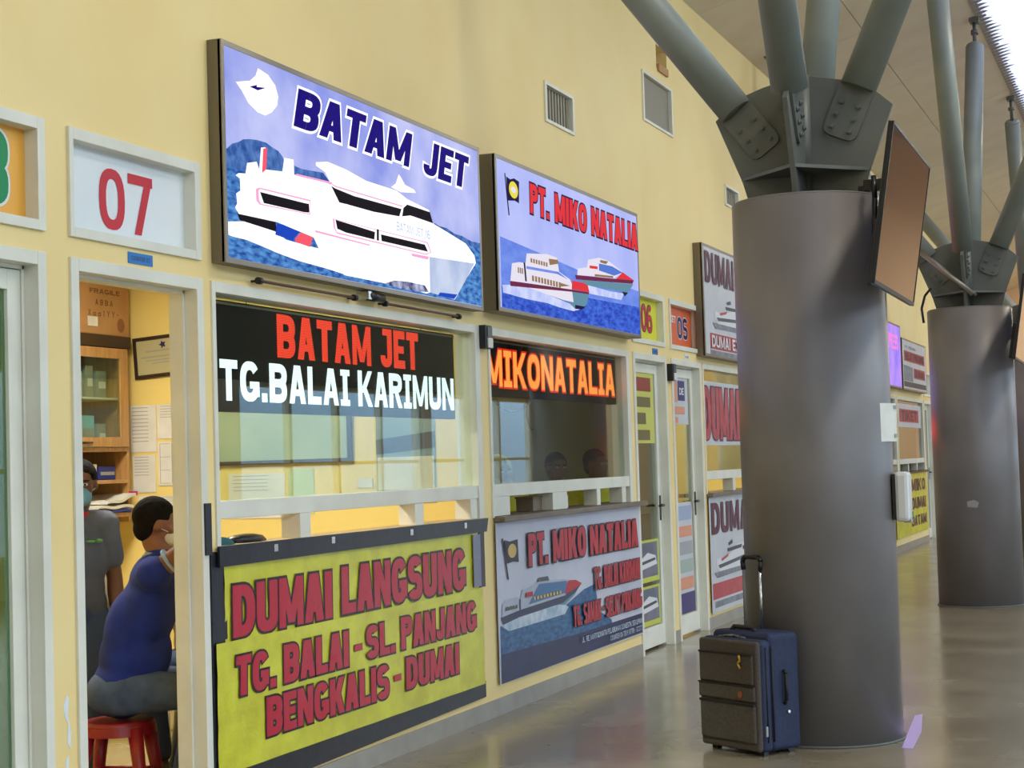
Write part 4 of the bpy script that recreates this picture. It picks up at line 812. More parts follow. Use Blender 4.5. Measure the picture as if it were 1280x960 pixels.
for x in (.05, .40):
    bm = bmesh.new(); tube(bm, (x - .012, .235, .026), (x + .012, .235, .026), .026, n=16); link('wheel', bm, M['black'], S)
    bm = bmesh.new(); box(bm, x - .02, x + .02, .04, .07, 0, .03); link('foot', bm, M['black'], S)

# ================================================================== ROOM 07
t = thing('wall_cabinet', 'orange-brown wooden cabinet with glass door and open shelves in room 07', 'cabinet', (8.55, 2.4, 0)); B = (8.55, 2.4, 0)
def part(n, x0, x1, y0, y1, z0, z1, m, par=None): bm = bmesh.new(); box(bm, x0, x1, y0, y1, z0, z1); return local(link(n, bm, m, par or t, .002), B)
part('side_panel', 9.475, 9.50, 2.4, 2.84, 1.20, 2.30, M['cabwood']); part('side_panel', 8.55, 8.575, 2.4, 2.84, 1.20, 2.30, M['cabwood'])
part('back_panel', 8.575, 9.475, 2.825, 2.84, 1.20, 2.30, M['cabwood']); part('top_board', 8.54, 9.51, 2.38, 2.84, 2.30, 2.375, M['darkwood'])
part('shelf', 8.575, 9.475, 2.4, 2.82, 1.645, 1.672, M['cabwood']); part('shelf', 8.575, 9.475, 2.4, 2.82, 1.445, 1.468, M['cabwood']); part('shelf', 8.575, 9.475, 2.36, 2.82, 1.235, 1.262, M['cabwood'])
part('shelf', 8.575, 9.475, 2.42, 2.82, 1.972, 1.985, M['paper'])
bm = bmesh.new(); box(bm, 8.90, 8.955, 2.38, 2.40, 1.675, 2.295); box(bm, 9.38, 9.47, 2.38, 2.40, 1.675, 2.295); box(bm, 8.955, 9.38, 2.38, 2.40, 2.23, 2.295); box(bm, 8.955, 9.38, 2.38, 2.40, 1.675, 1.735); dr = local(link('door', bm, M['cabwood'], t, .002), B)
bm = bmesh.new(); box(bm, 8.955, 9.38, 2.388, 2.391, 1.735, 2.23); local(link('door_glass', bm, M['glass'], dr), B)
bm = bmesh.new(); path(bm, [(8.93, 2.375, 1.70), (9.05, 2.37, 1.70)], .007); local(link('door_handle', bm, M['darkwood'], dr), B)
bm = bmesh.new(); box(bm, 8.58, 8.89, 2.38, 2.40, 1.675, 2.295); local(link('door', bm, M['cabwood'], t, .002), B)
cols = {'white': M['paper'], 'blue': mat('cyan_box', hexc(120, 190, 215), .5), 'pink': mat('pink_box', hexc(225, 130, 110), .5), 'grey': mat('grey_item', hexc(150, 152, 140), .6), 'navy': mat('navy_box', hexc(40, 50, 130), .5), 'dark': M['black'], 'teal': mat('teal_cloth', hexc(36, 92, 96), .8)}
items = [(8.97, 9.10, 1.986, .16, 'white', 'white carton on the upper cabinet shelf, left'), (9.14, 9.22, 1.986, .20, 'grey', 'grey bottle-green packet in the middle of the upper cabinet shelf'), (9.26, 9.36, 1.986, .17, 'grey', 'grey packet at the right of the upper cabinet shelf'),
         (8.97, 9.05, 1.673, .17, 'pink', 'coral box on the lower shelf behind cabinet glass'), (9.08, 9.22, 1.673, .20, 'blue', 'light blue packet behind the cabinet glass'), (9.26, 9.35, 1.673, .15, 'grey', 'grey packet right of the light blue one'),
         (9.26, 9.44, 1.469, .085, 'navy', 'dark blue printed box on the open shelf'), (9.19, 9.24, 1.469, .10, 'white', 'slim white carton left of the dark blue box'), (9.05, 9.17, 1.469, .095, 'white', 'short white box on the open shelf, leftmost in view')]
for (a, b, z, h, c, lab) in items:
    bm = bmesh.new(); box(bm, a, b, 2.47, 2.58, z, z + h); o = link('carton', bm, cols[c], None, .004); tag(o, lab, 'box', 'cartons in the room 07 cabinet')
    bm = bmesh.new(); box(bm, a + .015, b - .015, 2.466, 2.47, z + h * .35, z + h * .6); link('printed_band', bm, M['papergrey'] if c != 'grey' else M['paper'], o)
for i, (a, b, zz, c, lab) in enumerate([(9.02, 9.42, 1.264, 'navy', 'dark folder at the bottom of the paper pile'), (9.05, 9.45, 1.290, 'white', 'white paper sheaf in the middle of the pile'), (9.16, 9.49, 1.318, 'white', 'curling white magazine with magenta edge on top of the pile')]):
    bm = bmesh.new(); n = 10; g = []
    for k, zo in ((0, 0), (1, .018)):
        g.append([[bm.verts.new((a + (b - a) * j / n, y, zz + zo + (.05 * (j / n) ** 2 * (i == 2)) + .006 * math.sin(j))) for j in range(n + 1)] for y in (2.345, 2.62)])
    for j in range(n):
        bm.faces.new((g[0][0][j], g[0][1][j], g[0][1][j + 1], g[0][0][j + 1])); bm.faces.new((g[1][0][j], g[1][0][j + 1], g[1][1][j + 1], g[1][1][j]))
        bm.faces.new((g[0][0][j], g[0][0][j + 1], g[1][0][j + 1], g[1][0][j])); bm.faces.new((g[0][1][j], g[1][1][j], g[1][1][j + 1], g[0][1][j + 1]))
    bm.faces.new((g[0][0][0], g[1][0][0], g[1][1][0], g[0][1][0])); bm.faces.new((g[0][0][n], g[0][1][n], g[1][1][n], g[1][0][n]))
    o = tag(link('magazine', bm, cols[c]), lab, 'papers', 'papers piled on the cabinet')
    if i == 2: bm = bmesh.new(); box(bm, 9.478, 9.492, 2.34, 2.62, 1.366, 1.392); link('magenta_edge', bm, mat('magenta_print', hexc(190, 40, 110), .5), o)
t = thing('cardboard_box', 'brown cardboard carton with printed marks on top of the cabinet', 'box', (8.95, 2.4, 2.376))
bm = bmesh.new(); box(bm, 8.93, 9.525, 2.40, 2.82, 2.376, 2.725); local(link('carton_body', bm, M['cardboard'], t, .006), (8.95, 2.4, 2.376))
bm = bmesh.new(); text(bm, 'FRAGILE', 9.09, 9.42, 2.632, 2.662, 2.398, 0, bold=.03); text(bm, 'A B B A', 9.15, 9.34, 2.56, 2.595, 2.398, 0, bold=.02); text(bm, 'X o o 1 Y Y -', 9.07, 9.40, 2.49, 2.53, 2.398, 0, bold=.01)
for v in disc(9.43, 2.445, .045, .045, 14): pass
local(link('printed_marks', bm, mat('brown_ink', hexc(120, 84, 54), .7), t, fix=False), (8.95, 2.4, 2.376))
bm = bmesh.new(); flat(bm, disc(9.425, 2.445, .042, .045, 16), 2.397); local(link('round_stamp', bm, mat('stamp_ink', hexc(150, 100, 70), .7), t, fix=False), (8.95, 2.4, 2.376))
bm = bmesh.new(); box(bm, 9.065, 9.17, 2.396, 2.3995, 2.425, 2.485); local(link('shipping_label', bm, M['paper'], t), (8.95, 2.4, 2.376))
# things hanging on the partition (plane x = 9.6): y runs away from the viewer to the left
def hang(name, label, cat, y0, y1, z0, z1, frame, face, depth=.02, fw=.02, tilt=0, lines=None, PX=9.598):
    t = thing(name, label, cat, (PX, (y0 + y1) / 2, z0)); t.rotation_euler = (tilt, 0, 0); h = z1 - z0; hw = abs(y1 - y0) / 2
    if frame:
        bm = bmesh.new(); box(bm, -depth, 0, -hw, -hw + fw, 0, h); box(bm, -depth, 0, hw - fw, hw, 0, h); box(bm, -depth, 0, -hw + fw, hw - fw, 0, fw); box(bm, -depth, 0, -hw + fw, hw - fw, h - fw, h); link('frame', bm, frame, t)
    bm = bmesh.new(); box(bm, -depth * .6, -.001, -hw + (fw if frame else 0), hw - (fw if frame else 0), fw if frame else 0, h - (fw if frame else 0)); link('sheet', bm, face, t)
    if lines:
        bm = bmesh.new(); xx = -depth * .6 - .0012
        for (a, b, c, d) in lines:     # fractions: left..right (left = far side), bottom..top
            ya = hw - 2 * hw * a; yb = hw - 2 * hw * b; f = bm.faces.new([bm.verts.new(q) for q in ((xx, ya, h * c), (xx, yb, h * c), (xx, yb, h * d), (xx, ya, h * d))])
        link('print', bm, lines_m, t, fix=False)
    return t
lines_m = mat('print_soft_grey', hexc(165, 160, 145), .7)
t = hang('framed_certificate', 'dark-framed tilted certificate on the yellow wall in room 07', 'picture', 2.40, 1.96, 2.12, 2.385, M['darkwood'], mat('certificate_paper', hexc(186, 178, 132), .6), .02, .022, math.radians(-3.5), [(.2, .8, .62, .66), (.12, .85, .48, .52), (.2, .8, .40, .43), (.3, .7, .33, .36), (.7, .86, .15, .22)])
bm = bmesh.new(); 
for k in range(5):
    a = 2 * PI * k / 5; bm.faces.new([bm.verts.new((-.016, math.cos(a + q) * r, .205 + math.sin(a + q) * r)) for q, r in ((0, .028), (.63, .013), (0, 0), (-.63, .013))])
link('emblem', bm, NAVY, t, fix=False)
LN = [(.08, .7, 1 - .06 - k * .08, 1 - .045 - k * .08) for k in range(10)]
GR = [(.05 + .32 * i, .33 + .32 * i, .05 + .3 * j, .06 + .3 * j) for i in range(3) for j in range(4)] + [(.05 + .32 * i, .065 + .32 * i, .05, .95) for i in range(3)]
hang('wall_paper', 'large white notice at the upper left of the papers in room 07', 'paper', 2.455, 2.26, 1.64, 1.94, None, M['paper'], .006, lines=LN); hang('wall_paper', 'white notice right of the large one, below the certificate', 'paper', 2.25, 1.98, 1.72, 1.94, None, M['paper'], .006, lines=LN[:5])
hang('wall_paper', 'white printed form below the large notice', 'paper', 2.44, 2.27, 1.38, 1.62, None, M['paper'], .006, lines=LN[:7]); hang('wall_paper', 'ruled calendar sheet with boxes under the certificate', 'paper', 2.25, 1.98, 1.42, 1.70, None, M['paper'], .006, lines=GR)
hang('wall_paper', 'lowest wide white sheet just above the seated man', 'paper', 2.40, 1.98, 1.20, 1.355, None, M['paper'], .006, lines=LN[:3])
t = hang('framed_map', 'large brown-framed pale green map seen through the BATAM JET window', 'picture', 1.86, .87, 1.535, 2.25, M['darkwood'], mat('map_green', hexc(176, 190, 160), .5, c2=hexc(150, 168, 138), scale=2.5), .03, .025)
t = hang('poster', 'ferry poster with dark band on the yellow wall, right of the map', 'poster', .71, .32, 1.275, 2.10, None, mat('poster_blue_grey', hexc(150, 176, 186), .4, c2=hexc(120, 150, 164), scale=4), .006, lines=[(.05, .95, .16, .18), (.1, .9, .08, .1)])
bm = bmesh.new(); bm.faces.new([bm.verts.new((-.006, .195 - .39 * a, .825 * b)) for a, b in ((0, .36), (1, .40), (1, .52), (0, .47))]); bm.faces.new([bm.verts.new((-.006, .195 - .39 * a, .825 * b)) for a, b in ((.5, .26), (.95, .26), (.95, .33), (.5, .33))]); link('dark_band', bm, mat('poster_navy', hexc(52, 66, 92), .5), t, fix=False)
bm = bmesh.new(); bm.faces.new([bm.verts.new((-.007, .195 - .39 * a, .825 * b)) for a, b in ((0.02, .1), (.98, .1), (.98, .34), (.02, .34))][::1]); link('text_panel', bm, M['paper'], t, fix=False)
hang('wall_paper', 'white sheet pinned under the map, left one', 'paper', 1.74, 1.34, 1.20, 1.48, None, M['paper'], .006, lines=LN[:5]); hang('wall_paper', 'pale green sheet pinned under the map, right one', 'paper', 1.32, 1.14, 1.22, 1.50, None, mat('pale_green_paper', hexc(196, 214, 170), .6), .006)
hang('light_switch', 'small white switch between the map and the ferry poster', 'switch', .84, .74, 1.375, 1.43, None, M['paper'], .012)
hang('wall_paper', 'small pale notice on the dim wall behind the MIKONATALIA window', 'paper', 1.02, .90, 1.42, 1.55, None, M['papergrey'], .006, PX=13.678)
# objects on the counters
bm = bmesh.new()
def ell(bm, c, r, rot=None, sub=2):
    mt = Matrix.Translation(c) @ (rot.to_4x4() if rot else Matrix()) @ Matrix.Diagonal((r[0], r[1], r[2], 1)); bmesh.ops.create_icosphere(bm, subdivisions=sub, radius=1, matrix=mt)
def smooth(o):
    for p in o.data.polygons: p.use_smooth = True
    return o
ell(bm, (6.64, .10, 1.183), (.09, .08, .035)); box(bm, 6.56, 6.60, .05, .15, 1.181, 1.188); tag(smooth(link('cloth_cap', bm, cols['teal'])), 'dark teal cloth cap lying at the left end of the tan counter', 'cap')
bm = bmesh.new(); ell(bm, (6.90, .10, 1.193), (.14, .07, .025)); box(bm, 6.78, 7.02, .06, .14, 1.181, 1.19); tag(smooth(link('pouch', bm, M['black'])), 'flat black pouch on the tan counter, right of the cap', 'pouch')
o = bx('stapler_box', 10.62, 10.92, .08, .2, 1.179, 1.262, mat('taupe_box', hexc(140, 122, 104), .6), None, .004); o.name = 'card_box'; tag(o, 'low taupe card box on the grey-brown counter', 'box'); bx('lid', 10.61, 10.93, .075, .205, 1.262, 1.275, bpy.data.materials['taupe_box'], o)
o = tag(bx('paper_stack', 11.03, 11.32, .08, .24, 1.179, 1.262, M['paper'], None, .002), 'bright white paper stack on the grey-brown counter', 'papers'); bx('loose_sheet', 11.0, 11.30, .07, .25, 1.263, 1.266, M['paper'], o)

# ------------------------------------------------------------------ red plastic stool
RP = mat('red_plastic', hexc(150, 24, 34), .35, c2=hexc(136, 20, 30), scale=3)
def stool(x, y, m, label, h=.43, rz=.3):
    t = thing('plastic_stool', label, 'stool', (x, y, 0), rz); bm = bmesh.new(); tube(bm, (0, 0, h - .02), (0, 0, h), .165, .155, n=32); link('seat', bm, m, t, .004)
    bm = bmesh.new(); tube(bm, (0, 0, h - .06), (0, 0, h - .02), .17, .165, n=32, cap=False); link('apron', bm, m, t)
    for sx in (-1, 1):
        for sy in (-1, 1):
            bm = bmesh.new(); a = Vector((sx * .105, sy * .105, h - .03)); b = Vector((sx * .155, sy * .155, 0)); tube(bm, a, b, .035, .022, n=12); link('leg', bm, m, t)
    for sx, sy in ((1, 0), (-1, 0), (0, 1), (0, -1)):
        bm = bmesh.new(); c = .132; z = .17
        p, q = ((sx * c, -c, z), (sx * c, c, z)) if sx else ((-c, sy * c, z), (c, sy * c, z)); tube(bm, p, q, .012, n=8); link('stretcher', bm, m, t)
    return t
stool(6.66, .63, RP, 'red plastic stool under the man in the blue shirt', .41)
# grey chair with a light jacket over its back, beyond the seated man
t = thing('office_chair', 'chair with a pale grey-beige jacket over its back, behind the seated man', 'chair', (8.52, 1.78, 0), math.radians(35)); CH = mat('jacket_beige', hexc(150, 140, 124), .85, c2=hexc(128, 118, 102), scale=5, bump=.4)
bm = bmesh.new(); box(bm, -.22, .22, -.22, .22, .42, .48); link('seat', bm, M['steel_dark'], t, .02)
bm = bmesh.new(); box(bm, -.2, .2, .18, .23, .48, .98); link('backrest', bm, M['steel_dark'], t, .02)
bm = bmesh.new(); ell(bm, (0, .2, 1.0), (.25, .10, .14)); ell(bm, (-.1, .16, .8), (.13, .06, .22)); ell(bm, (.1, .16, .78), (.13, .06, .24)); ell(bm, (-.2, .2, .82), (.06, .07, .2)); smooth(link('jacket', bm, CH, t))
for sx in (-.19, .19):
    for sy in (-.19, .19): bm = bmesh.new(); tube(bm, (sx, sy, 0), (sx, sy, .43), .014, n=8); link('leg', bm, M['chrome'], t)

# ================================================================== PEOPLE
def remeshed(bm, vox, m, name, parent, it=6):
    me = bpy.data.meshes.new('tmp'); bm.to_mesh(me); bm.free(); o = bpy.data.objects.new('tmp', me); COL.objects.link(o)
    r = o.modifiers.new('r', 'REMESH'); r.mode = 'VOXEL'; r.voxel_size = vox; s = o.modifiers.new('s', 'SMOOTH'); s.factor = .5; s.iterations = it
    dg = bpy.context.evaluated_depsgraph_get(); dg.update(); nm = bpy.data.meshes.new_from_object(o.evaluated_get(dg)); bpy.data.objects.remove(o); nm.name = name
    nm.materials.clear(); nm.materials.append(m)
    for p in nm.polygons: p.use_smooth = True
    q = bpy.data.objects.new(name, nm); COL.objects.link(q)
    if parent: q.parent = parent
    return q
def limb(bm, pts):      # pts: [(Vector, radius)...]
    for i in range(len(pts) - 1):
        (a, ra), (b, rb) = pts[i], pts[i + 1]
        if (Vector(b) - Vector(a)).length > 1e-4: tube(bm, a, b, ra, rb, n=14)
    for p, r in pts: bmesh.ops.create_icosphere(bm, subdivisions=2, radius=r, matrix=Matrix.Translation(p))
def frame_from(f, up=Vector((0, 0, 1))):
    f = f.normalized(); s = f.cross(up).normalized(); u = s.cross(f); return s, u, f      # s = the figure's right
def hand(bm, w, d, pal, r=.009):    # wrist w, pointing d, palm normal pal
    d = d.normalized(); pal = (pal - d * pal.dot(d)).normalized(); s = d.cross(pal)
    for k in range(5): limb(bm, [(w + d * .01 + s * (k - 2) * .008, .019), (w + d * .085 + s * (k - 2) * .0155, .0135)])
    for k, L in enumerate((.062, .076, .08, .072)):
        b = w + d * .088 + s * ((k - 1.5) * -.019); c1 = b + d * L * .5 + pal * .008; c2 = c1 + d * L * .45 + pal * .022
        limb(bm, [(b, r), (c1, r * .92), (c2, r * .8)])
    b = w + d * .025 + s * .03; c1 = b + (d * .6 + s * .7).normalized() * .035; c2 = c1 + (d * .9 + s * .2 + pal * .2).normalized() * .03
    limb(bm, [(b, .0125), (c1, .0115), (c2, .0095)])
def person(label, base, J, look, SK, shirt_m, trouser_m, hair_m, mask_m=None, tilt=0, vox=.009, extras=None, cuff=None, sleeve=.62, short_sleeve=True, belly=0, hands=True, scarf=None):
    t = thing('person', label, 'person', base); V = {k: Vector(v) - Vector(base) for k, v in J.items()}
    s, u, f = frame_from(look, Vector((0, 0, 1)) + Vector(look) * tilt); H = V['head']
    bs = (V['sr'] - V['sl']).normalized()
    def torso(bm, g):
        pel = V['pelvis']; ch = V['chest']; up = (ch - pel).normalized(); fr = up.cross(bs).normalized()
        rot = Matrix((bs, fr, up)).transposed()
        ell(bm, pel + up * .02, (.165 + g, .125 + g, .13 + g), rot, 3); ell(bm, pel.lerp(ch, .35) + fr * belly * .5, (.155 + g, .125 + g + belly, .17 + g), rot, 3); ell(bm, pel.lerp(ch, .75), (.17 + g, .12 + g, .19 + g), rot, 3)
        ell(bm, ch + up * .03, (.165 + g, .105 + g, .12 + g), rot, 3)
        for sh in ('sl', 'sr'): limb(bm, [(ch + up * .07, .075 + g), (V[sh], .062 + g)])
    bm = bmesh.new(); torso(bm, 0)
    limb(bm, [(V['chest'] + (V['neck'] - V['chest']) * .5, .062), (V['neck'], .056), (H - u * .07 - f * .015, .054)])
    Rh = Matrix((s, f, u)).transposed()
    ell(bm, H + u * .025 - f * .012, (.075, .095, .092), Rh, 3); ell(bm, H - u * .045 + f * .022, (.058, .068, .072), Rh, 3); ell(bm, H - u * .095 + f * .05, (.028, .028, .022), Rh); ell(bm, H + u * .028 + f * .066, (.052, .022, .016), Rh)
    limb(bm, [(H + u * .015 + f * .085, .009), (H - u * .022 + f * .103, .014)]); ell(bm, H - u * .028 + f * .09, (.019, .012, .010), Rh); ell(bm, H - u * .058 + f * .085, (.026, .012, .011), Rh)
    for sg in (1, -1): ell(bm, H + s * sg * .078 - u * .004 - f * .004, (.009, .019, .030), Rh); ell(bm, H + s * sg * .045 - u * .02 + f * .058, (.022, .02, .02), Rh)
    for a, b, c in (('sl', 'el', 'hl'), ('sr', 'er', 'hr')):
        limb(bm, [(V[a], .052), (V[a].lerp(V[b], .5), .046), (V[b], .039), (V[b].lerp(V[c], .3), .041), (V[c], .026)])
        if hands:
            d = (V[c] - V[b]).normalized(); hand(bm, V[c], d if a + 'd' not in V else V[a + 'd'], (-s if a == 'sr' else s))
    for a, b, c, e_ in (('pl', 'kl', 'al', 'tl'), ('pr', 'kr', 'ar', 'tr')):
        limb(bm, [(V[a], .085), (V[a].lerp(V[b], .5), .072), (V[b], .055), (V[b].lerp(V[c], .3), .056), (V[c], .036)]); limb(bm, [(V[c], .036), (V[e_], .03)])
    remeshed(bm, vox, SK, 'body', t)
    bm = bmesh.new(); torso(bm, .016)
    if belly: ell(bm, V['pelvis'].lerp(V['chest'], .45), (.172, .14, .26), None, 3)
    limb(bm, [(V['chest'] + (V['neck'] - V['chest']) * .6, .078), (V['neck'] - (V['neck'] - V['chest']) * .15, .070)])
    for a, b, c in (('sl', 'el', 'hl'), ('sr', 'er', 'hr')):
        if short_sleeve: limb(bm, [(V[a], .070), (V[a].lerp(V[b], sleeve), .066)])
        else: limb(bm, [(V[a], .070), (V[b], .055), (V[b].lerp(V[c], .9), .040)])
    sh = remeshed(bm, .010, shirt_m, 'shirt', t, 5)
    if cuff:
        for a, b in (('sl', 'el'), ('sr', 'er')):
            bm = bmesh.new(); tube(bm, V[a].lerp(V[b], sleeve + .20), V[a].lerp(V[b], sleeve + .245), .063, .064, n=24); link('sleeve_cuff', bm, cuff, sh)
        bm = bmesh.new(); tube(bm, V['neck'] - (V['neck'] - V['chest']) * .18, V['neck'] - (V['neck'] - V['chest']) * .02, .082, .068, n=24); link('collar', bm, cuff, sh)
    bm = bmesh.new()
    pel = V['pelvis']; ell(bm, pel, (.185, .15, .12), None, 3)
    for a, b, c, e_ in (('pl', 'kl', 'al', 'tl'), ('pr', 'kr', 'ar', 'tr')): limb(bm, [(V[a], .105), (V[a].lerp(V[b], .5), .09), (V[b], .072), (V[b].lerp(V[c], .9), .056)])
    remeshed(bm, .012, trouser_m, 'trousers', t, 5)
    for c, e_ in (('al', 'tl'), ('ar', 'tr')):
        bm = bmesh.new(); dd = V[e_] - V[c]; z = V[c].z - .045; limb(bm, [(Vector((V[c].x, V[c].y, V[c].z - .03)), .045), (Vector((V[e_].x, V[e_].y, V[e_].z)) , .038)]); remeshed(bm, .012, M['black'], 'shoe', t, 3)
    # hair: a cap over the skull, kept off the face and ears
    bm = bmesh.new(); ell(bm, H + u * .036 - f * .022, (.083, .098, .092), Rh, 4)
    ell(bm, H - u * .02 - f * .058, (.066, .052, .062), Rh, 3)
    g = bm.verts[:]
    for v in g:
        p = v.co - H; z = p.dot(u); y = p.dot(f)
        if z < .02 and y > -.012: v.co += (H + f * -.03 - v.co) * .35
        if z < .055 and y > .045: v.co -= f * (y - .045) * .9
        v.co += v.co.normalized() * random.uniform(-.001, .002)
    remeshed(bm, .007, hair_m, 'hair', t, 2)
    for sg in (1, -1):
        bm = bmesh.new(); ell(bm, H + s * sg * .031 + u * .006 + f * .080, (.013, .009, .007), Rh); ew = smooth(link('eye', bm, WHITE, t)); bm = bmesh.new(); ell(bm, H + s * sg * .031 + u * .006 + f * .086, (.006, .004, .006), Rh); smooth(link('iris', bm, M['black'], ew))
        bm = bmesh.new(); limb(bm, [(H + s * sg * .016 + u * .024 + f * .088, .004), (H + s * sg * .048 + u * .025 + f * .078, .003)]); smooth(link('eyebrow', bm, hair_m, t))
    if mask_m:
        bm = bmesh.new(); ell(bm, H - u * .052 + f * .052, (.060, .062, .052), Rh, 3); mk = smooth(link('face_mask', bm, mask_m, t))
        for sg in (1, -1): bm = bmesh.new(); path(bm, [H + s * sg * .052 - u * .03 + f * .05, H + s * sg * .080 - u * .012 - f * .005], .0018, n=6); link('ear_loop', bm, M['paper'], mk)
    if scarf:
        bm = bmesh.new(); ell(bm, H + u * .02 - f * .03, (.1, .11, .12), Rh, 3); ell(bm, V['neck'], (.13, .12, .10), None, 3); remeshed(bm, .01, scarf, 'headscarf', t, 3)
    return t, V, (s, u, f)
def seated_joints(x, y, seat, face, lean=.0, hgt=1.0, arm=None):
    f = Vector(face).normalized(); s = f.cross(Vector((0, 0, 1))); P = Vector((x, y, seat + .125)); C_ = P + Vector((0, 0, .36 * hgt)) + f * lean; N_ = C_ + Vector((0, 0, .15)) + f * lean * .4
    J = dict(pelvis=P, chest=C_, neck=N_, head=N_ + Vector((0, 0, .135)) + f * .03, sl=C_ + Vector((0, 0, .07)) - s * .185, sr=C_ + Vector((0, 0, .07)) + s * .185)
    for n, g in (('l', -1), ('r', 1)):
        J['e' + n] = J['s' + n] + f * .16 + Vector((0, 0, -.24)) + s * g * .02; J['h' + n] = J['e' + n] + f * .23 + Vector((0, 0, .02)) - s * g * .03
        J['p' + n] = P + s * g * .09; J['k' + n] = P + s * g * .14 + f * .37 + Vector((0, 0, .0)); J['a' + n] = J['k' + n] + Vector((0, 0, -(P.z - .08))) - f * .12; J['t' + n] = J['a' + n] + f * .13 + Vector((0, 0, -.04))
    return J
def standing_joints(x, y, h, face):
    k = h / 1.7; f = Vector(face).normalized(); s = f.cross(Vector((0, 0, 1))); Z = lambda z: Vector((x, y, z * k))
    J = dict(pelvis=Z(.93), chest=Z(1.26), neck=Z(1.44), head=Z(1.575) + f * .02, sl=Z(1.36) - s * .185 * k, sr=Z(1.36) + s * .185 * k)
    for n, g in (('l', -1), ('r', 1)):
        J['e' + n] = Z(1.08) + s * g * .235 * k - f * .02; J['h' + n] = Z(.84) + s * g * .24 * k + f * .05; J['p' + n] = Z(.88) + s * g * .09; J['k' + n] = Z(.48) + s * g * .1 + f * .01; J['a' + n] = Z(.085) + s * g * .1; J['t' + n] = J['a' + n] + f * .15 + Vector((0, 0, -.045))
    return J
SKIN = mat('brown_skin', hexc(140, 92, 66), .5, c2=hexc(128, 82, 58), scale=9); SKIN2 = mat('dark_brown_skin', hexc(116, 76, 56), .5, c2=hexc(106, 68, 50), scale=9)
HAIR = mat('black_hair', hexc(30, 24, 22), .9, spec=.15, c2=hexc(20, 16, 15), scale=60, bump=.5)
BLUE = mat('royal_blue_knit', hexc(18, 46, 146), .85, c2=hexc(14, 36, 120), scale=9, bump=.35); JEAN = mat('faded_grey_denim', hexc(76, 94, 128), .85, c2=hexc(58, 74, 106), scale=12, bump=.2)
GREYS = mat('slate_grey_shirt', hexc(92, 96, 108), .85, c2=hexc(80, 84, 96), scale=8, bump=.2); JEAN2 = mat('blue_jeans', hexc(58, 74, 104), .85); MASK = mat('pale_blue_mask', hexc(120, 180, 205), .7); MASKW = mat('white_mask', hexc(215, 215, 210), .7)
YSH = mat('yellow_uniform', hexc(190, 178, 50), .8, c2=hexc(176, 160, 40), scale=8)
# seated man, right arm raised in front of him
J = seated_joints(6.68, .62, .41, (.52, -.85, 0), lean=.15, hgt=1.26)
J['er'] = J['sr'] + Vector((.08, -.22, .16)); J['hr'] = J['er'] + Vector((.06, .05, .18)); J['head'] = J['neck'] + Vector((.0, .045, .13)); J['neck'] = J['neck'] + Vector((-.01, .025, 0))
person('seated man in a royal blue shirt seen from behind, right arm raised', (6.70, .62, 0), J, Vector((.62, -.78, -.12)), SKIN, BLUE, JEAN, HAIR, MASKW, cuff=mat('pale_cuff', hexc(150, 175, 215), .8), belly=.02, sleeve=.10)
# standing man in grey, half hidden by the door frame
J = standing_joints(7.12, 1.2, 1.57, (-.80, -.60, 0)); J['head'] = J['head'] + Vector((.06, -.03, 0)); J['neck'] = J['neck'] + Vector((.04, -.02, 0))
tp, V, fr_ = person('standing man in a slate grey shirt and pale blue mask, cut by the door frame', (7.12, 1.2, 0), J, Vector((-.85, -.5, -.05)), SKIN2, GREYS, JEAN2, HAIR, MASK)
bm = bmesh.new(); c_ = V['chest']; s_, u_, f_ = fr_
tube(bm, V['neck'] - Vector((0, 0, .10)), V['neck'] - Vector((0, 0, .005)), .118, .080, n=24); link('red_collar', bm, RED, tp)
q = (V['sl'] - V['sr']).normalized(); fw = Vector((-.80, -.60, 0))
bm = bmesh.new(); ell(bm, c_ + q * .10 + fw * .122 + Vector((0, 0, .02)), (.012, .028, .008)); ell(bm, c_ + q * .14 + fw * .110 + Vector((0, 0, .022)), (.010, .02, .010)); link('green_chest_print', bm, mat('green_print', hexc(90, 160, 90), .6), tp)
# clerk behind the counter of room 07, only his head shows under the window rail
J = seated_joints(7.72, .80, .40, (-.95, -.1, 0), lean=.02, hgt=.95); person('clerk whose head shows at the left end of the tan counter', (7.72, .80, 0), J, Vector((-1, -.3, -.1)), SKIN, mat('beige_uniform', hexc(186, 168, 130), .8), JEAN2, HAIR, hands=False, vox=.012)
stool(7.72, .80, M['steel'], 'grey stool under the clerk behind the tan counter', .40)
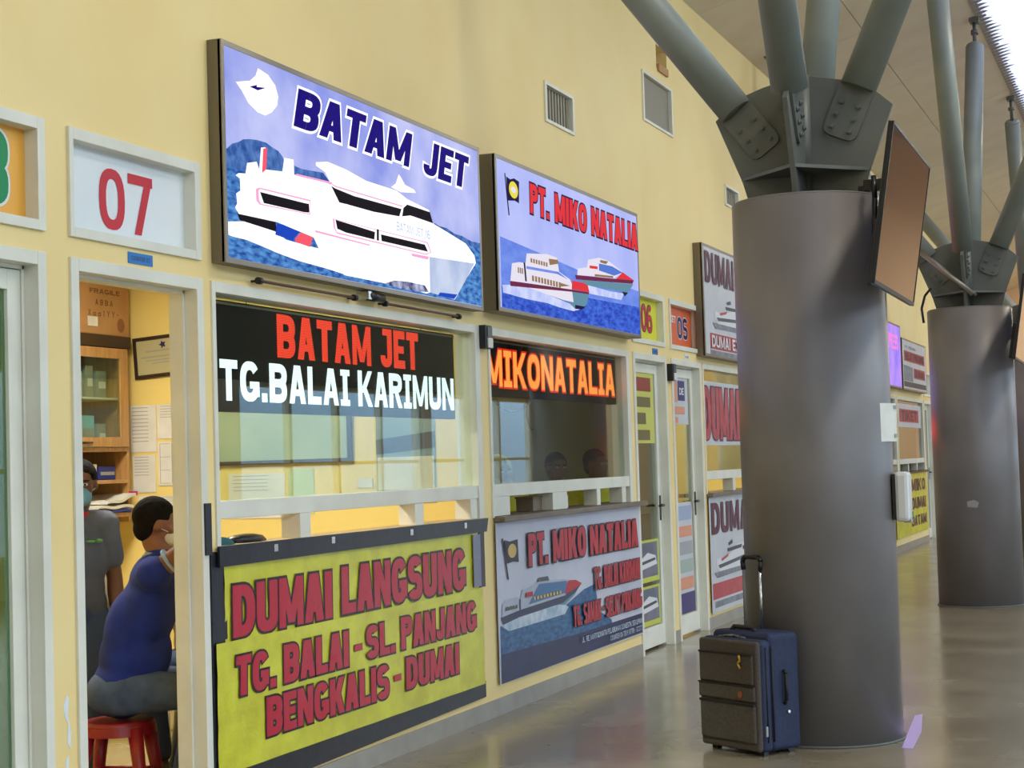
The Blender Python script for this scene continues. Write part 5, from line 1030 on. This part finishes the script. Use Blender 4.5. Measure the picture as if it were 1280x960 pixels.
# three people in yellow tops behind the MIKONATALIA window
for (x, y, h, fc, lab, sc) in ((11.75, .75, 1.54, (-.6, -.8, 0), 'person in a yellow top behind the grey-brown counter, leftmost of three', YSH), (12.62, .62, 1.56, (-.7, -.7, 0), 'person in a yellow top behind the grey-brown counter, middle of three', None), (13.15, .48, 1.58, (-.3, -.9, 0), 'dark-haired person in a yellow top, rightmost behind the grey-brown counter', None)):
    person(lab, (x, y, 0), standing_joints(x, y, h, fc), Vector(fc), SKIN, YSH, JEAN2, HAIR, hands=False, vox=.013, scarf=sc, short_sleeve=False)

# peeled paint on the pier between the two left doors
for pts, lab in (([(5.365, .66), (5.385, .70), (5.40, .69), (5.392, .63), (5.41, .56), (5.405, .50), (5.385, .53), (5.392, .60), (5.375, .62)], 'white peeled paint scar at knee height on the pier left of the open doorway'), ([(5.375, .47), (5.395, .48), (5.39, .43), (5.372, .44)], 'small white paint chip just under the long paint scar')):
    bm = bmesh.new(); prism(bm, pts, -.0015, -.0003); tag(link('paint_scar', bm, BOARDW), lab, 'paint scar')

# low desk of the clerk, right of the seated man
t = thing('desk', 'dark desk just right of the seated man in room 07', 'desk', (7.0, .32, 0)); B = (7.0, .32, 0)
for n_, q in (('desk_top', (6.97, 9.3, .16, .44, .72, .75)), ('side_panel', (6.99, 7.02, .18, .42, 0, .72)), ('side_panel', (9.22, 9.25, .18, .42, 0, .72))):
    bm = bmesh.new(); box(bm, *q); local(link(n_, bm, M['darkwood'], t, .002), B)

# repeats share a group
GROUPS = {'light_box_sign': 'light boxes above the counters', 'led_board': 'LED boards in the counter windows', 'banner': 'banners under and in the counter windows', 'poster': 'sheets on the glass doors', 'number_board': 'number boards above the doors',
          'sticker': 'small stickers', 'wall_vent': 'vents in the yellow wall', 'branching_column': 'row of branching columns', 'television': 'televisions on the columns', 'wall_paper': 'papers on the room walls', 'counter_top': 'counter tops',
          'roller_rod': 'brown rods above the window', 'alarm_box': 'alarm boxes', 'person': 'people in the ticket rooms', 'cable': 'loose black cables', 'plastic_stool': 'stools', 'paper_scar': 'paint scars', 'paint_scar': 'paint scars'}
for o in bpy.data.objects:
    k = o.name.split('.')[0]
    if o.parent is None and 'category' in o.keys() and k in GROUPS and 'group' not in o.keys(): o['group'] = GROUPS[k]
